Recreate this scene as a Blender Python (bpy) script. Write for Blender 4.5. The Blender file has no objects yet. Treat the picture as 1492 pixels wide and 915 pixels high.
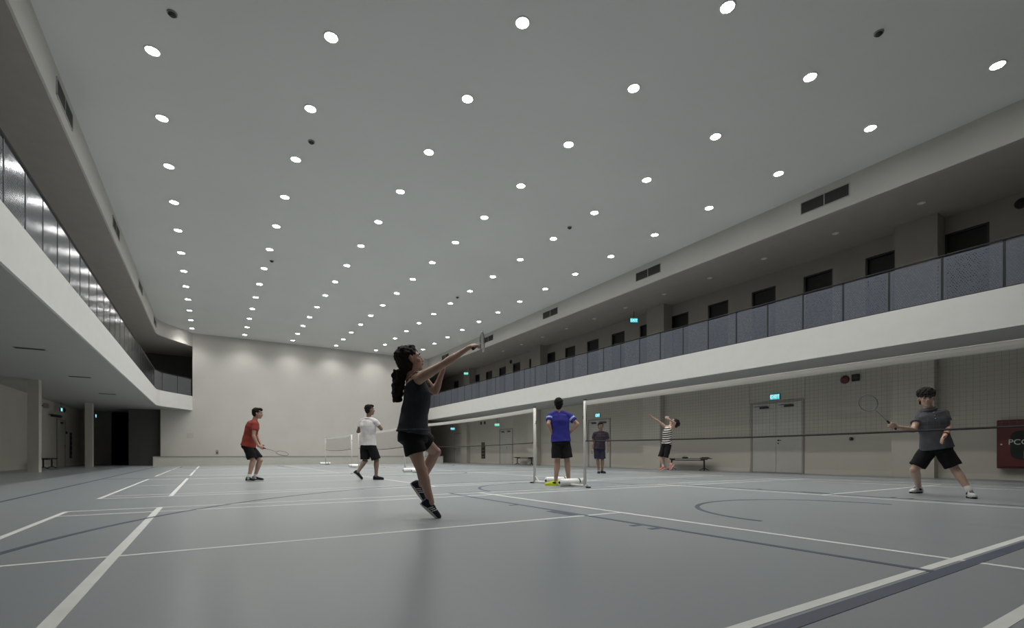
import bpy, bmesh, math, random
import numpy as np
from mathutils import Vector, Matrix, noise
random.seed(7)
S = bpy.context.scene
COL = S.collection

# ------------------------------------------------------------------ camera, world, exposure
F, CX, YH, CH = 704.6, 746.0, 662.5, 0.585        # focal in px (1492 wide), centre, horizon row, camera height
LX = Vector((0.8482, -0.5297, 0))                  # camera's right on the floor
DX = Vector((0.5297, 0.8482, 0))                   # camera's heading on the floor
cam_d = bpy.data.cameras.new('camera'); cam = bpy.data.objects.new('camera', cam_d); COL.objects.link(cam)
cam.location = (0, 0, CH); cam.rotation_euler = (math.radians(90), 0, -math.atan2(0.5297, 0.8482))
cam_d.sensor_width = 36; cam_d.sensor_fit = 'HORIZONTAL'; cam_d.lens = 36 * F / 1492
cam_d.shift_y = (YH - 457.5) / 1492; cam_d.clip_start = 0.05; cam_d.clip_end = 200
S.camera = cam
w = bpy.data.worlds.new('world'); S.world = w; w.use_nodes = True
w.node_tree.nodes['Background'].inputs[0].default_value = (0.5, 0.55, 0.6, 1)
w.node_tree.nodes['Background'].inputs[1].default_value = 0.05
S.view_settings.view_transform = 'Standard'; S.view_settings.look = 'None'
S.view_settings.gamma = 1; S.view_settings.use_curve_mapping = False
S.view_settings.exposure = 1.5
LAMP_W = 62.0                                      # watts of every ceiling downlight
S.cycles.max_bounces = 8; S.cycles.diffuse_bounces = 5; S.cycles.transparent_max_bounces = 24

def at(px, py, d):                                 # a point d metres ahead, seen at photo pixel px, py
    p = LX * ((px - CX) / F * d) + DX * d
    return Vector((p.x, p.y, CH + (YH - py) / F * d))
def fl(px, py, z=0.0):
    return at(px, py, F * (CH - z) / (py - YH))
def cv(x, z, d):                                   # camera-frame direction (right, up, away) in the world
    return LX * x + DX * d + Vector((0, 0, z))

# ------------------------------------------------------------------ materials
def mat(name, col, rough=0.6, metal=0.0, var=0.0, vscale=3.0, bump=0.0, bscale=40.0, emit=None, estr=0, spec=0.5, sheen=0):
    m = bpy.data.materials.new(name); m.use_nodes = True
    nt = m.node_tree; b = nt.nodes['Principled BSDF']
    c = (*col, 1)
    b.inputs['Base Color'].default_value = c; b.inputs['Roughness'].default_value = rough
    b.inputs['Metallic'].default_value = metal; b.inputs['Specular IOR Level'].default_value = spec
    if sheen: b.inputs['Sheen Weight'].default_value = sheen
    tc = nt.nodes.new('ShaderNodeTexCoord')
    if var:
        n = nt.nodes.new('ShaderNodeTexNoise'); n.inputs['Scale'].default_value = vscale; n.inputs['Detail'].default_value = 5
        nt.links.new(tc.outputs['Object'], n.inputs['Vector'])
        r = nt.nodes.new('ShaderNodeMapRange'); r.inputs[1].default_value = 0.3; r.inputs[2].default_value = 0.7
        r.inputs[3].default_value = 1 - var; r.inputs[4].default_value = 1 + var
        nt.links.new(n.outputs['Fac'], r.inputs[0])
        v = nt.nodes.new('ShaderNodeVectorMath'); v.operation = 'SCALE'; v.inputs[0].default_value = col
        nt.links.new(r.outputs[0], v.inputs['Scale']); nt.links.new(v.outputs[0], b.inputs['Base Color'])
    if bump:
        n = nt.nodes.new('ShaderNodeTexNoise'); n.inputs['Scale'].default_value = bscale; n.inputs['Detail'].default_value = 4
        nt.links.new(tc.outputs['Object'], n.inputs['Vector'])
        bp = nt.nodes.new('ShaderNodeBump'); bp.inputs['Strength'].default_value = bump; bp.inputs['Distance'].default_value = 0.01
        nt.links.new(n.outputs['Fac'], bp.inputs['Height']); nt.links.new(bp.outputs[0], b.inputs['Normal'])
    if emit:
        b.inputs['Emission Color'].default_value = (*emit, 1); b.inputs['Emission Strength'].default_value = estr
    return m

def perforated(name, col, rough, metal, pitch=0.042, hole=0.0095, bump=0.25):
    """sheet metal with round holes in staggered rows, the holes cut through by transparency"""
    m = mat(name, col, rough, metal, bump=bump, bscale=25)
    nt = m.node_tree; N = nt.nodes; L = nt.links; b = N['Principled BSDF']
    tc = N.new('ShaderNodeTexCoord'); sp = N.new('ShaderNodeSeparateXYZ'); L.new(tc.outputs['Object'], sp.inputs[0])
    def math_(op, a, b_=None, c=None):
        n = N.new('ShaderNodeMath'); n.operation = op
        for i, x in enumerate((a, b_, c)):
            if x is None: continue
            if isinstance(x, (int, float)): n.inputs[i].default_value = x
            else: L.new(x, n.inputs[i])
        return n.outputs[0]
    u = math_('DIVIDE', sp.outputs[0], pitch); v = math_('DIVIDE', sp.outputs[2], pitch * 0.88)
    row = math_('FLOOR', v)
    u2 = math_('ADD', u, math_('MULTIPLY', math_('MODULO', math_('ABSOLUTE', row), 2.0), 0.5))
    cu = math_('SUBTRACT', math_('FRACT', u2), 0.5); cvv = math_('SUBTRACT', math_('FRACT', v), 0.5)
    d = math_('SQRT', math_('ADD', math_('MULTIPLY', cu, cu), math_('MULTIPLY', cvv, cvv)))
    cx = N.new('ShaderNodeCombineXYZ'); L.new(math_('FLOOR', u2), cx.inputs[0]); L.new(row, cx.inputs[1])
    wn = N.new('ShaderNodeTexWhiteNoise'); wn.noise_dimensions = '2D'; L.new(cx.outputs[0], wn.inputs['Vector'])
    rad = math_('MULTIPLY_ADD', wn.outputs['Value'], 0.20, hole / pitch - 0.12)
    msk = math_('LESS_THAN', d, rad)
    # solid border around the sheet
    bu = math_('LESS_THAN', math_('ABSOLUTE', sp.outputs[0]), 0.415); bv = math_('LESS_THAN', math_('ABSOLUTE', math_('SUBTRACT', sp.outputs[2], 0.47)), 0.43)
    msk = math_('MULTIPLY', msk, math_('MULTIPLY', bu, bv))
    tr = N.new('ShaderNodeBsdfTransparent'); mx = N.new('ShaderNodeMixShader')
    L.new(msk, mx.inputs[0]); L.new(b.outputs[0], mx.inputs[1]); L.new(tr.outputs[0], mx.inputs[2])
    L.new(mx.outputs[0], N['Material Output'].inputs[0])
    return m

M = {}
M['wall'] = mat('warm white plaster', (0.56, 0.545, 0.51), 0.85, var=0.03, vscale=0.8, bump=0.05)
M['wall_side'] = mat('cream side wall paint', (0.53, 0.50, 0.44), 0.8, var=0.03, vscale=0.9, bump=0.05)
M['ceil'] = mat('pale grey ceiling paint', (0.72, 0.72, 0.70), 0.9, var=0.02, vscale=0.5)
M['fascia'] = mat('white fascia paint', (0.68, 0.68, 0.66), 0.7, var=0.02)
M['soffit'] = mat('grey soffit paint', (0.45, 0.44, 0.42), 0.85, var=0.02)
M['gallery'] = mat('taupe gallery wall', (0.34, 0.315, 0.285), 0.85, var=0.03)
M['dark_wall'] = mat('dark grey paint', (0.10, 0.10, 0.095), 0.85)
M['brown_wall'] = mat('dark reddish brown panelling', (0.13, 0.085, 0.07), 0.8)
M['black'] = mat('black paint', (0.012, 0.012, 0.013), 0.6)
M['void'] = mat('near black passage shade', (0.02, 0.02, 0.022), 0.9)  # darkness of the unlit passage put into its wall colour
M['white_line'] = mat('white court tape', (0.66, 0.67, 0.65), 0.5, var=0.05, vscale=6)
M['blue_line'] = mat('slate blue court paint', (0.052, 0.064, 0.105), 0.45, var=0.08, vscale=6)
M['floor'] = mat('grey blue sports vinyl', (0.25, 0.276, 0.29), 0.30, var=0.035, vscale=0.35, bump=0.03, bscale=5, spec=0.5)
M['step'] = mat('cream stage front', (0.50, 0.49, 0.44), 0.7, var=0.02)
M['step_top'] = mat('grey stage top', (0.22, 0.22, 0.21), 0.6)
M['skirt'] = mat('pale skirting', (0.56, 0.54, 0.48), 0.6)
M['door'] = mat('warm grey door leaf', (0.50, 0.485, 0.45), 0.55, var=0.02)
M['frame'] = mat('taupe door frame', (0.30, 0.29, 0.265), 0.5)
M['steel'] = mat('brushed steel', (0.55, 0.55, 0.54), 0.35, 1.0)
M['dark_steel'] = mat('dark steel', (0.05, 0.05, 0.055), 0.4, 0.7)
M['rail'] = mat('charcoal handrail', (0.02, 0.021, 0.024), 0.4, 0.3)
M['panel_r'] = perforated('blue grey perforated metal', (0.115, 0.13, 0.16), 0.5, 0.4)
M['panel_l'] = perforated('glossy perforated metal', (0.20, 0.215, 0.24), 0.17, 0.95, bump=0.05)
M['grille'] = mat('dark vent louvre', (0.06, 0.06, 0.055), 0.6)
M['trim_white'] = mat('white lamp trim', (0.75, 0.75, 0.73), 0.5)
M['lamp'] = mat('lit diffuser', (1, 1, 1), 0.5, emit=(1.0, 0.985, 0.95), estr=25)
M['lamp_off'] = mat('unlit downlight glass', (0.6, 0.6, 0.57), 0.4)
M['sign'] = mat('lit cyan exit sign', (0.05, 0.4, 0.45), 0.5, emit=(0.08, 0.60, 0.70), estr=0.34)
M['sign_green'] = mat('lit green exit sign', (0.05, 0.4, 0.3), 0.5, emit=(0.06, 0.55, 0.36), estr=0.34)
M['sign_text'] = mat('lit white lettering', (0.9, 0.9, 0.9), 0.5, emit=(0.75, 1.0, 1.0), estr=0.32)
M['red'] = mat('dark red enamel', (0.095, 0.014, 0.012), 0.45)
M['glass_dark'] = mat('dark cabinet glass', (0.02, 0.025, 0.024), 0.15)
M['white_paint'] = mat('white letters', (0.55, 0.56, 0.54), 0.6)
M['pole'] = mat('white powder coat', (0.62, 0.62, 0.58), 0.35)
M['weight'] = mat('white plastic weight', (0.78, 0.79, 0.78), 0.35)
M['rubber'] = mat('black rubber', (0.015, 0.015, 0.015), 0.7)
M['tape'] = mat('white net tape', (0.64, 0.63, 0.58), 0.8)
M['cord'] = mat('brown net cord', (0.10, 0.085, 0.07), 0.9)
M['wood'] = mat('brown bench slats', (0.11, 0.09, 0.075), 0.5, var=0.2, vscale=8)

M['acoustic'] = mat('cream upper wall board', (0.49, 0.465, 0.405), 0.85, var=0.03, vscale=0.9)

# ------------------------------------------------------------------ mesh helpers
def obj(name, bm, m, parent=None, smooth=False):
    me = bpy.data.meshes.new(name); bm.to_mesh(me); bm.free()
    o = bpy.data.objects.new(name, me); COL.objects.link(o)
    if m: me.materials.append(M[m] if isinstance(m, str) else m)
    if smooth:
        for p in me.polygons: p.use_smooth = True
    if parent is not None:
        o.parent = parent
        o.matrix_parent_inverse = parent_inv(parent)
    return o
def parent_inv(p):
    mw = Matrix.Identity(4); q = p; chain = []
    while q is not None: chain.append(q); q = q.parent
    for q in reversed(chain):
        loc = Matrix.LocRotScale(q.location, q.rotation_euler, q.scale)
        mw = mw @ q.matrix_parent_inverse @ loc if q.parent else mw @ loc
    return mw.inverted()
def empty(name, label, cat, loc=(0, 0, 0), group=None):
    o = bpy.data.objects.new(name, None); o.empty_display_size = 0.1; COL.objects.link(o); o.location = loc
    o['label'] = label; o['category'] = cat
    if group: o['group'] = group
    return o
def tag(o, label, cat, group=None):
    o['label'] = label; o['category'] = cat
    if group: o['group'] = group
    return o
def struct(o, label=None, cat=None):
    o['kind'] = 'structure'
    o['label'] = label; o['category'] = cat
    return o
def box(bm, x0, x1, y0, y1, z0, z1):
    v = [bm.verts.new(p) for p in ((x0,y0,z0),(x1,y0,z0),(x1,y1,z0),(x0,y1,z0),(x0,y0,z1),(x1,y0,z1),(x1,y1,z1),(x0,y1,z1))]
    for f in ((0,3,2,1),(4,5,6,7),(0,1,5,4),(1,2,6,5),(2,3,7,6),(3,0,4,7)): bm.faces.new([v[i] for i in f])
    return bm
def B(*a):
    return box(bmesh.new(), *a)
def bev(bm, w, seg=2):
    bmesh.ops.bevel(bm, geom=bm.edges[:], offset=w, segments=seg, affect='EDGES', clamp_overlap=True); return bm
def prism(pts, z0, z1, bm=None):
    bm = bm or bmesh.new()
    a = [bm.verts.new((x, y, z0)) for x, y in pts]; b = [bm.verts.new((x, y, z1)) for x, y in pts]
    n = len(pts)
    bm.faces.new(a[::-1]); bm.faces.new(b)
    for i in range(n): bm.faces.new((a[i], a[(i+1) % n], b[(i+1) % n], b[i]))
    return bm
def frame_of(d):
    d = d.normalized(); a = Vector((0, 0, 1)) if abs(d.z) < 0.9 else Vector((1, 0, 0))
    s = d.cross(a).normalized(); return s, s.cross(d).normalized()
def tube(bm, pts, rad, n=10, side=None, cap=True):
    """closed tube through pts; rad = number or (a, b) per point, a along `side`"""
    pts = [Vector(p) for p in pts]; rings = []
    if not isinstance(rad, (list, tuple)): rad = [rad] * len(pts)
    ps = None
    for i, p in enumerate(pts):
        d = (pts[min(i+1, len(pts)-1)] - pts[max(i-1, 0)])
        if d.length < 1e-9: d = Vector((0, 0, 1))
        d.normalize()
        s = Vector(side) if side is not None else (ps if ps is not None else frame_of(d)[0])
        s = (s - d * s.dot(d)).normalized(); ps = s; t = d.cross(s)
        r = rad[i]; ra, rb = r if isinstance(r, (tuple, list)) else (r, r)
        rings.append([bm.verts.new(p + s * (ra * math.cos(2*math.pi*k/n)) + t * (rb * math.sin(2*math.pi*k/n))) for k in range(n)])
    for i in range(len(rings)-1):
        for k in range(n):
            bm.faces.new((rings[i][k], rings[i][(k+1) % n], rings[i+1][(k+1) % n], rings[i+1][k]))
    if cap: bm.faces.new(rings[0][::-1]); bm.faces.new(rings[-1])
    return bm
def ball(bm, c, r, axes=None, seg=16, rings=10):
    """ellipsoid; r = (rf, ru, rs) along axes (three vectors)"""
    if not isinstance(r, (tuple, list)): r = (r, r, r)
    ax = axes or (Vector((1,0,0)), Vector((0,0,1)), Vector((0,1,0)))
    c = Vector(c)
    m = Matrix((( *(ax[0]*r[0]),), (*(ax[2]*r[2]),), (*(ax[1]*r[1]),))).transposed().to_4x4(); m.translation = c
    res = bmesh.ops.create_uvsphere(bm, u_segments=seg, v_segments=rings, radius=1, matrix=m)
    if m.to_3x3().determinant() < 0:
        bmesh.ops.reverse_faces(bm, faces=list({f for v in res['verts'] for f in v.link_faces}))
    return bm
def caps(bm, a, b, ra, rb, n=12, bulge=0.0, bt=0.35):
    """tapered limb with rounded ends"""
    a, b = Vector(a), Vector(b); L_ = (b-a).length; d = (b-a).normalized()
    P, R = [], []
    for k in range(4):
        t = math.pi/2*(k/4); P.append(a - d*ra*math.cos(t)); R.append(max(ra*math.sin(t), 0.0008))
    for k in range(9):
        t = k/8; P.append(a + (b-a)*t); R.append(ra + (rb-ra)*t + bulge*math.exp(-((t-bt)/0.22)**2))
    for k in range(1, 5):
        t = math.pi/2*(k/4); P.append(b + d*rb*math.sin(t)); R.append(max(rb*math.cos(t), 0.0008))
    return tube(bm, P, R, n)
_tmp = []
def remesh(name, bm, voxel, m, parent, smooth=4, noise_amp=0.0, noise_sc=12.0, dec=None):
    """fuse overlapping closed shells into one continuous surface"""
    me = bpy.data.meshes.new('tmp'); bmesh.ops.recalc_face_normals(bm, faces=bm.faces); bm.to_mesh(me); bm.free()
    o = bpy.data.objects.new('tmp', me); COL.objects.link(o)
    r = o.modifiers.new('r', 'REMESH'); r.mode = 'VOXEL'; r.voxel_size = voxel; r.use_smooth_shade = True
    s = o.modifiers.new('s', 'SMOOTH'); s.factor = 0.5; s.iterations = smooth
    if dec:
        d = o.modifiers.new('d', 'DECIMATE'); d.ratio = dec
    dg = bpy.context.evaluated_depsgraph_get()
    out = bpy.data.meshes.new_from_object(o.evaluated_get(dg))
    bpy.data.objects.remove(o); bpy.data.meshes.remove(me)
    out.name = name
    if noise_amp:
        out.calc_loop_triangles()
        nrm = [v.normal.copy() for v in out.vertices]
        for v, nn in zip(out.vertices, nrm):
            v.co += nn * noise_amp * noise.noise(Vector(v.co) * noise_sc)
    out.materials.clear(); out.materials.append(M[m] if isinstance(m, str) else m)
    for p in out.polygons: p.use_smooth = True
    ob = bpy.data.objects.new(name, out); COL.objects.link(ob)
    if parent is not None: ob.parent = parent; ob.matrix_parent_inverse = parent_inv(parent)
    return ob
def text(name, body, size, m, parent, loc, rot, ext=0.002):
    c = bpy.data.curves.new(name, 'FONT'); c.body = body; c.size = size; c.extrude = ext; c.align_x = 'CENTER'; c.align_y = 'CENTER'
    o = bpy.data.objects.new('tmp', c); COL.objects.link(o)
    dg = bpy.context.evaluated_depsgraph_get(); me = bpy.data.meshes.new_from_object(o.evaluated_get(dg)); bpy.data.objects.remove(o)
    me.name = name; me.transform(Matrix.Translation(loc) @ rot.to_4x4()); me.materials.clear(); me.materials.append(M[m])
    o = bpy.data.objects.new(name, me); COL.objects.link(o); o.parent = parent; o.matrix_parent_inverse = parent_inv(parent)
    return o
def clone(root, loc, label=None):
    r = root.copy(); COL.objects.link(r); r.location = loc
    if label: r['label'] = label
    for ch in list(root.children):
        c = ch.copy(); COL.objects.link(c); c.parent = r; c.matrix_parent_inverse = ch.matrix_parent_inverse
        for g in list(ch.children):
            d = g.copy(); COL.objects.link(d); d.parent = c; d.matrix_parent_inverse = g.matrix_parent_inverse
    return r
ORD = ['first','second','third','fourth','fifth','sixth','seventh','eighth','ninth','tenth','eleventh','twelfth','thirteenth','fourteenth','fifteenth','sixteenth','seventeenth','eighteenth','nineteenth','twentieth']

# ------------------------------------------------------------------ dimensions of the hall
XL, XR = -2.31, 13.35          # gallery edges (and the bulkheads above them)
YN, YF = -3.0, 32.8            # near and far walls
Z1, Z2, Z3, ZC = 3.10, 3.90, 6.72, 7.47
WL, WR = -6.3, 15.65           # side walls under the galleries
UL, UR = -6.3, 16.1            # side walls of the upper galleries

# floor with court markings as thin strips
floor = obj('floor', B(WL-0.3, WR+0.6, YN-0.2, 46, -0.1, 0), 'floor'); struct(floor, 'glossy grey blue sports floor with painted court lines', 'floor')
_sn = [0]
def strip(name, pts, wd, m, z=0.0012, closed=False):
    _sn[0] += 1; z += _sn[0]*0.000004
    bm = bmesh.new(); n = len(pts); V = []
    for i, p in enumerate(pts):
        p = Vector((*p, 0)); a = Vector((*pts[max(i-1, 0)], 0)); b = Vector((*pts[min(i+1, n-1)], 0))
        d = (b-a).normalized(); s = Vector((-d.y, d.x, 0)) * wd/2
        V.append([bm.verts.new(p+s+Vector((0,0,z))), bm.verts.new(p-s+Vector((0,0,z))), bm.verts.new(p-s), bm.verts.new(p+s)])
    for i in range(n-1):
        for k in range(4): bm.faces.new((V[i][k], V[i][(k+1) % 4], V[i+1][(k+1) % 4], V[i+1][k]))
    bm.faces.new(V[0][::-1]); bm.faces.new(V[-1])
    bmesh.ops.recalc_face_normals(bm, faces=bm.faces)
    return obj(name, bm, m, floor)
X0, X1, XN = -1.25, 12.15, 5.65
def court(y0):
    y1 = y0 + 6.1; L = []
    for x in (X0, -0.47, 3.53, 7.53+0.0, X1-0.78, X1): L.append(([(x, y0-0.02), (x, y1+0.02)], 0.045))
    for y in (y0, y0+0.46, y1-0.46, y1): L.append(([(X0, y), (X1, y)], 0.046))
    for xa, xb in ((X0, 3.53), (7.53, X1)): L.append(([(xa, (y0+y1)/2), (xb, (y0+y1)/2)], 0.04))
    for p, wd in L: strip('court_line', p, wd*1.0 if p[0][0] != -0.47 else 0.055, 'white_line')
for y0 in (0.52, 8.34, 16.12, 23.35): court(y0)
def arc(cx, cy, r, a0, a1, n=48):
    return [(cx + r*math.cos(math.radians(a0+(a1-a0)*i/n)), cy + r*math.sin(math.radians(a0+(a1-a0)*i/n))) for i in range(n+1)]
bl = []
CXB = 5.45
for sgn, yb in ((1, 0.9), (-1, 28.9)):
    yy = lambda t: yb + sgn*t
    A = (lambda a, b: (a, b)) if sgn > 0 else (lambda a, b: (-a, -b))
    bl += [([(3.07, yy(0.04)), (3.07, yy(5.8))], 0.05), ([(7.83, yy(0.04)), (7.83, yy(5.8))], 0.05), ([(3.05, yy(5.8)), (7.85, yy(5.8))], 0.05)]
    bl += [(arc(CXB, yy(5.8), 1.65, *A(0, 180)), 0.05), (arc(CXB, yy(1.55), 1.33, *A(0, 180)), 0.05)]
    bl += [(arc(CXB, yy(1.6), 6.68, *A(8, 172), 90), 0.05)]
    for x in (CXB-6.6, CXB+6.6): bl += [([(x, yb), (x, yy(2.5))], 0.05)]
    for t in (1.75, 1.95, 3.0, 3.85): bl += [([(2.93, yy(t)), (3.06, yy(t))], 0.05), ([(7.84, yy(t)), (7.97, yy(t))], 0.05)]
    bl += [([(2.99, yy(2.75)), (2.99, yy(3.15))], 0.1), ([(7.91, yy(2.75)), (7.91, yy(3.15))], 0.1)]
bl += [([(-2.2, 0.9), (-2.2, 28.9)], 0.05), ([(13.1, 0.9), (13.1, 28.9)], 0.05), ([(-2.2, 14.9), (13.1, 14.9)], 0.05), (arc(CXB, 14.9, 1.8, 0, 360, 64), 0.05)]
bl += [([(-2.2, 28.9), (13.1, 28.9)], 0.05)]
for p, wd in bl: strip('blue_line', p, wd, 'blue_line', z=0.0016)
strip('blue_line', [(-2.2, 0.905), (13.1, 0.905)], 0.065, 'blue_line', z=0.0016)

# ceiling, bulkheads, gallery slabs
ceil = obj('ceiling', B(XL-0.05, XR+0.05, YN-0.2, YF+0.3, ZC, ZC+0.15), 'ceil'); struct(ceil, 'pale grey hall ceiling studded with downlights', 'ceiling')
edge = [(XL, YN), (XL, 29.9), (-2.29, 30.25), (-2.2, 30.6), (-2.02, 30.95), (-1.72, 31.45), (-1.3, 32.1), (-1.05, 32.5), (-0.84, YF)]
polyL = edge + [(-0.84, 36.5), (UL-0.2, 36.5), (UL-0.2, YN)]
o = obj('gallery_slab', prism(polyL, Z1, Z2), 'fascia'); struct(o, 'white edge of the left gallery bending to the far wall', 'gallery')
o = obj('gallery_slab', prism([(XR, YN), (UR+0.4, YN), (UR+0.4, 38), (XR, 38)], Z1, Z2), 'fascia'); struct(o, 'white edge of the right gallery', 'gallery')
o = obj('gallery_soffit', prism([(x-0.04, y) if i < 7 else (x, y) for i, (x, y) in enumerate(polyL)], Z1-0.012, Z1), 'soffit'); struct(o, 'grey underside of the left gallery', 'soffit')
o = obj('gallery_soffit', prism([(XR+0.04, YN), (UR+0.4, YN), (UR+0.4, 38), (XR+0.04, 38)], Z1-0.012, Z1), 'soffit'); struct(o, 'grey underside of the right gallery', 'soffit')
o = obj('bulkhead', prism(polyL, Z3, ZC+0.15), 'wall'); struct(o, 'bulkhead above the left gallery', 'bulkhead')
o = obj('bulkhead', prism([(XR, YN), (UR+0.4, YN), (UR+0.4, 38), (XR, 38)], Z3, ZC+0.15), 'wall'); struct(o, 'bulkhead above the right gallery', 'bulkhead')
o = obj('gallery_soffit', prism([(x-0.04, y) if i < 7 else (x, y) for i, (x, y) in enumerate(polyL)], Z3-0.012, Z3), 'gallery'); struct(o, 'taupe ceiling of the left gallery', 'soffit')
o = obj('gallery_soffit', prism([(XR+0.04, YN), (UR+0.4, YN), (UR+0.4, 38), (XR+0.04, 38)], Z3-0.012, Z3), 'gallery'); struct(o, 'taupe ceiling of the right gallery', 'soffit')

# walls
bm = bmesh.new()
box(bm, -0.84, XR, YF, YF+0.25, 0, ZC+0.1); box(bm, XL, -0.84, YF, YF+0.25, 0, Z1-0.012)
wf = obj('wall_far', bm, 'wall'); struct(wf, 'big plain off-white far wall', 'wall')
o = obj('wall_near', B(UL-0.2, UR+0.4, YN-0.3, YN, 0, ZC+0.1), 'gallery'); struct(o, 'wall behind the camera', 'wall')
wl = obj('wall_left', B(WL-0.2, WL, YN, 45, 0, Z1), 'wall_side'); struct(wl, 'cream wall under the left gallery', 'wall')
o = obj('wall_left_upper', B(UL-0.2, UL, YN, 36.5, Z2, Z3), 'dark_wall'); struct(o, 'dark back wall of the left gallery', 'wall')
wr = obj('wall_right', B(WR, WR+0.2, YN, 38, 0, Z1), 'wall_side'); struct(wr, 'cream wall under the right gallery', 'wall')
# upper right wall with real openings
op = []
y = 4.68 - 0.85
ops = [3.83, 5.73, 7.33, 9.08, 10.83, 12.57, 14.50, 16.05, 17.8, 19.58, 21.29, 23.1, 24.83, 26.53, 28.31, 30.07, 33.5]
wds = [0.85]*len(ops); wds[6] = 0.62; wds[11] = 0.75; wds[1] = 0.73
ops = [-1.4, 0.34, 2.08] + ops; wds = [0.85]*3 + wds
bm = bmesh.new(); yc = YN
for a, wdt in zip(ops, wds):
    box(bm, UR, UR+0.2, yc, a, Z2, Z3); box(bm, UR, UR+0.2, a, a+wdt, 6.27, Z3); yc = a + wdt
box(bm, UR, UR+0.2, yc, 38, Z2, Z3); box(bm, UR+0.2, UR+0.4, YN, 38, Z2, Z3)
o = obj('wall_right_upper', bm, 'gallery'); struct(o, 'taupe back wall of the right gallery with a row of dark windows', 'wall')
for i, (a, wdt) in enumerate(zip(ops, wds)):
    wn = obj('window_%d' % (i+1), B(UR+0.10, UR+0.13, a, a+wdt, Z2, 6.27), 'black'); struct(wn, None, 'window')
    wn['label'] = 'tall dark gallery window, %s from the near end' % ORD[i]
    fb = bmesh.new()
    box(fb, UR+0.02, UR+0.10, a, a+0.05, Z2, 6.27); box(fb, UR+0.02, UR+0.10, a+wdt-0.05, a+wdt, Z2, 6.27); box(fb, UR+0.02, UR+0.10, a+0.05, a+wdt-0.05, 6.22, 6.27)
    obj('window_frame', fb, 'dark_steel', wn)
for i, y in enumerate((-4.0, 4.67, 13.37, 22.02, 30.68)):
    if i:
        o = obj('pilaster', B(15.6, UR, y, y+0.9, Z2, Z3-0.012), 'gallery'); struct(o, 'gallery pilaster, %s from the near end' % ORD[i-1], 'pilaster')
        o = obj('pilaster', B(15.38, WR, y, y+0.9, 0, Z1-0.012), 'wall_side'); struct(o, 'cream pilaster on the lower right wall, %s from the near end' % ORD[i-1], 'pilaster')
        o = obj('column', B(-5.12, -4.84, y, y+0.32, 0, Z1-0.012), 'wall_side'); struct(o, 'square column under the left gallery, %s from the near end' % ORD[i-1], 'column')
# far ends beneath and behind the galleries
bm = bmesh.new(); box(bm, -3.75, XL, 33.3, 33.55, 0, Z1-0.012)
o = obj('wall_left_far', bm, 'dark_wall'); struct(o, 'dark grey wall piece closing the left side aisle', 'wall')
o = obj('wall_left_stub', B(WL, -4.9, 36.5, 36.7, 0, Z1-0.012), 'gallery'); struct(o, 'shaded wall stub beside the dark passage', 'wall')
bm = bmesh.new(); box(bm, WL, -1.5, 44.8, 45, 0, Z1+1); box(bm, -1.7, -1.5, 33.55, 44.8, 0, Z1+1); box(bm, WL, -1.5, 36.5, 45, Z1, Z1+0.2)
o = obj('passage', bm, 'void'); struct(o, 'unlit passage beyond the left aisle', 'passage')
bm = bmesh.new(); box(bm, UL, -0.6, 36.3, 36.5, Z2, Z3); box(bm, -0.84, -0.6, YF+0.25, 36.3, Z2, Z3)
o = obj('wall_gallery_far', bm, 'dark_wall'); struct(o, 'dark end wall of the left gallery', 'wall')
bm = bmesh.new(); box(bm, XR, UR+0.2, 37.8, 38, 0, Z3)
o = obj('wall_right_far', bm, 'brown_wall'); struct(o, 'reddish brown end wall of the right aisle', 'wall')
o = obj('wall_right_return', B(XR, XR+0.3, 33.0, 37.8, 0, Z1-0.012), 'brown_wall'); struct(o, 'brown side of the far wall in the right aisle', 'wall')
o = obj('trim_1', B(XR-0.25, XR, YF+0.25, 38, 0, ZC), 'wall'); struct(o, 'end face of the far wall', 'wall')

# stage step along the far wall
st = obj('stage_step', B(-2.5, 13.72, 31.0, YF, 0, 0.475), 'step'); struct(st, 'low cream stage step along the foot of the far wall', 'step')
obj('nosing', B(-2.52, 13.74, 30.98, YF, 0.475, 0.5), 'step_top', st)['label'] = 'dark grey stage edge'
# skirting boards
def skirt(side, x0, x1, segs):
    bm = bmesh.new()
    for a, b in segs: box(bm, x0, x1, a, b, 0, 0.13)
    o = obj('baseboard_' + side, bm, 'skirt'); struct(o, 'pale skirting board at the foot of the %s wall' % side, 'baseboard')
skirt('right', WR-0.02, WR, [(YN, 4.67), (5.57, 7.9), (9.7, 13.37), (14.27, 16.45), (18.05, 22.02), (22.92, 24.9), (26.55, 30.68)])
skirt('left', WL, WL+0.02, [(YN, 31.4), (33.2, 36)])
# boards above the dado of the right wall
for a, b, z in [(YN, 4.67, 1.22), (5.57, 7.9, 1.22), (7.9, 9.7, 2.36), (9.7, 13.37, 1.22), (14.27, 16.45, 1.22), (16.45, 18.05, 2.33), (18.05, 22.02, 1.22), (22.92, 24.9, 1.22), (26.55, 30.68, 1.22)]:
    obj('wall_board', bev(B(WR-0.022, WR, a+0.004, b-0.004, z, Z1-0.02), 0.004, 1), 'acoustic', wr)

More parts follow.
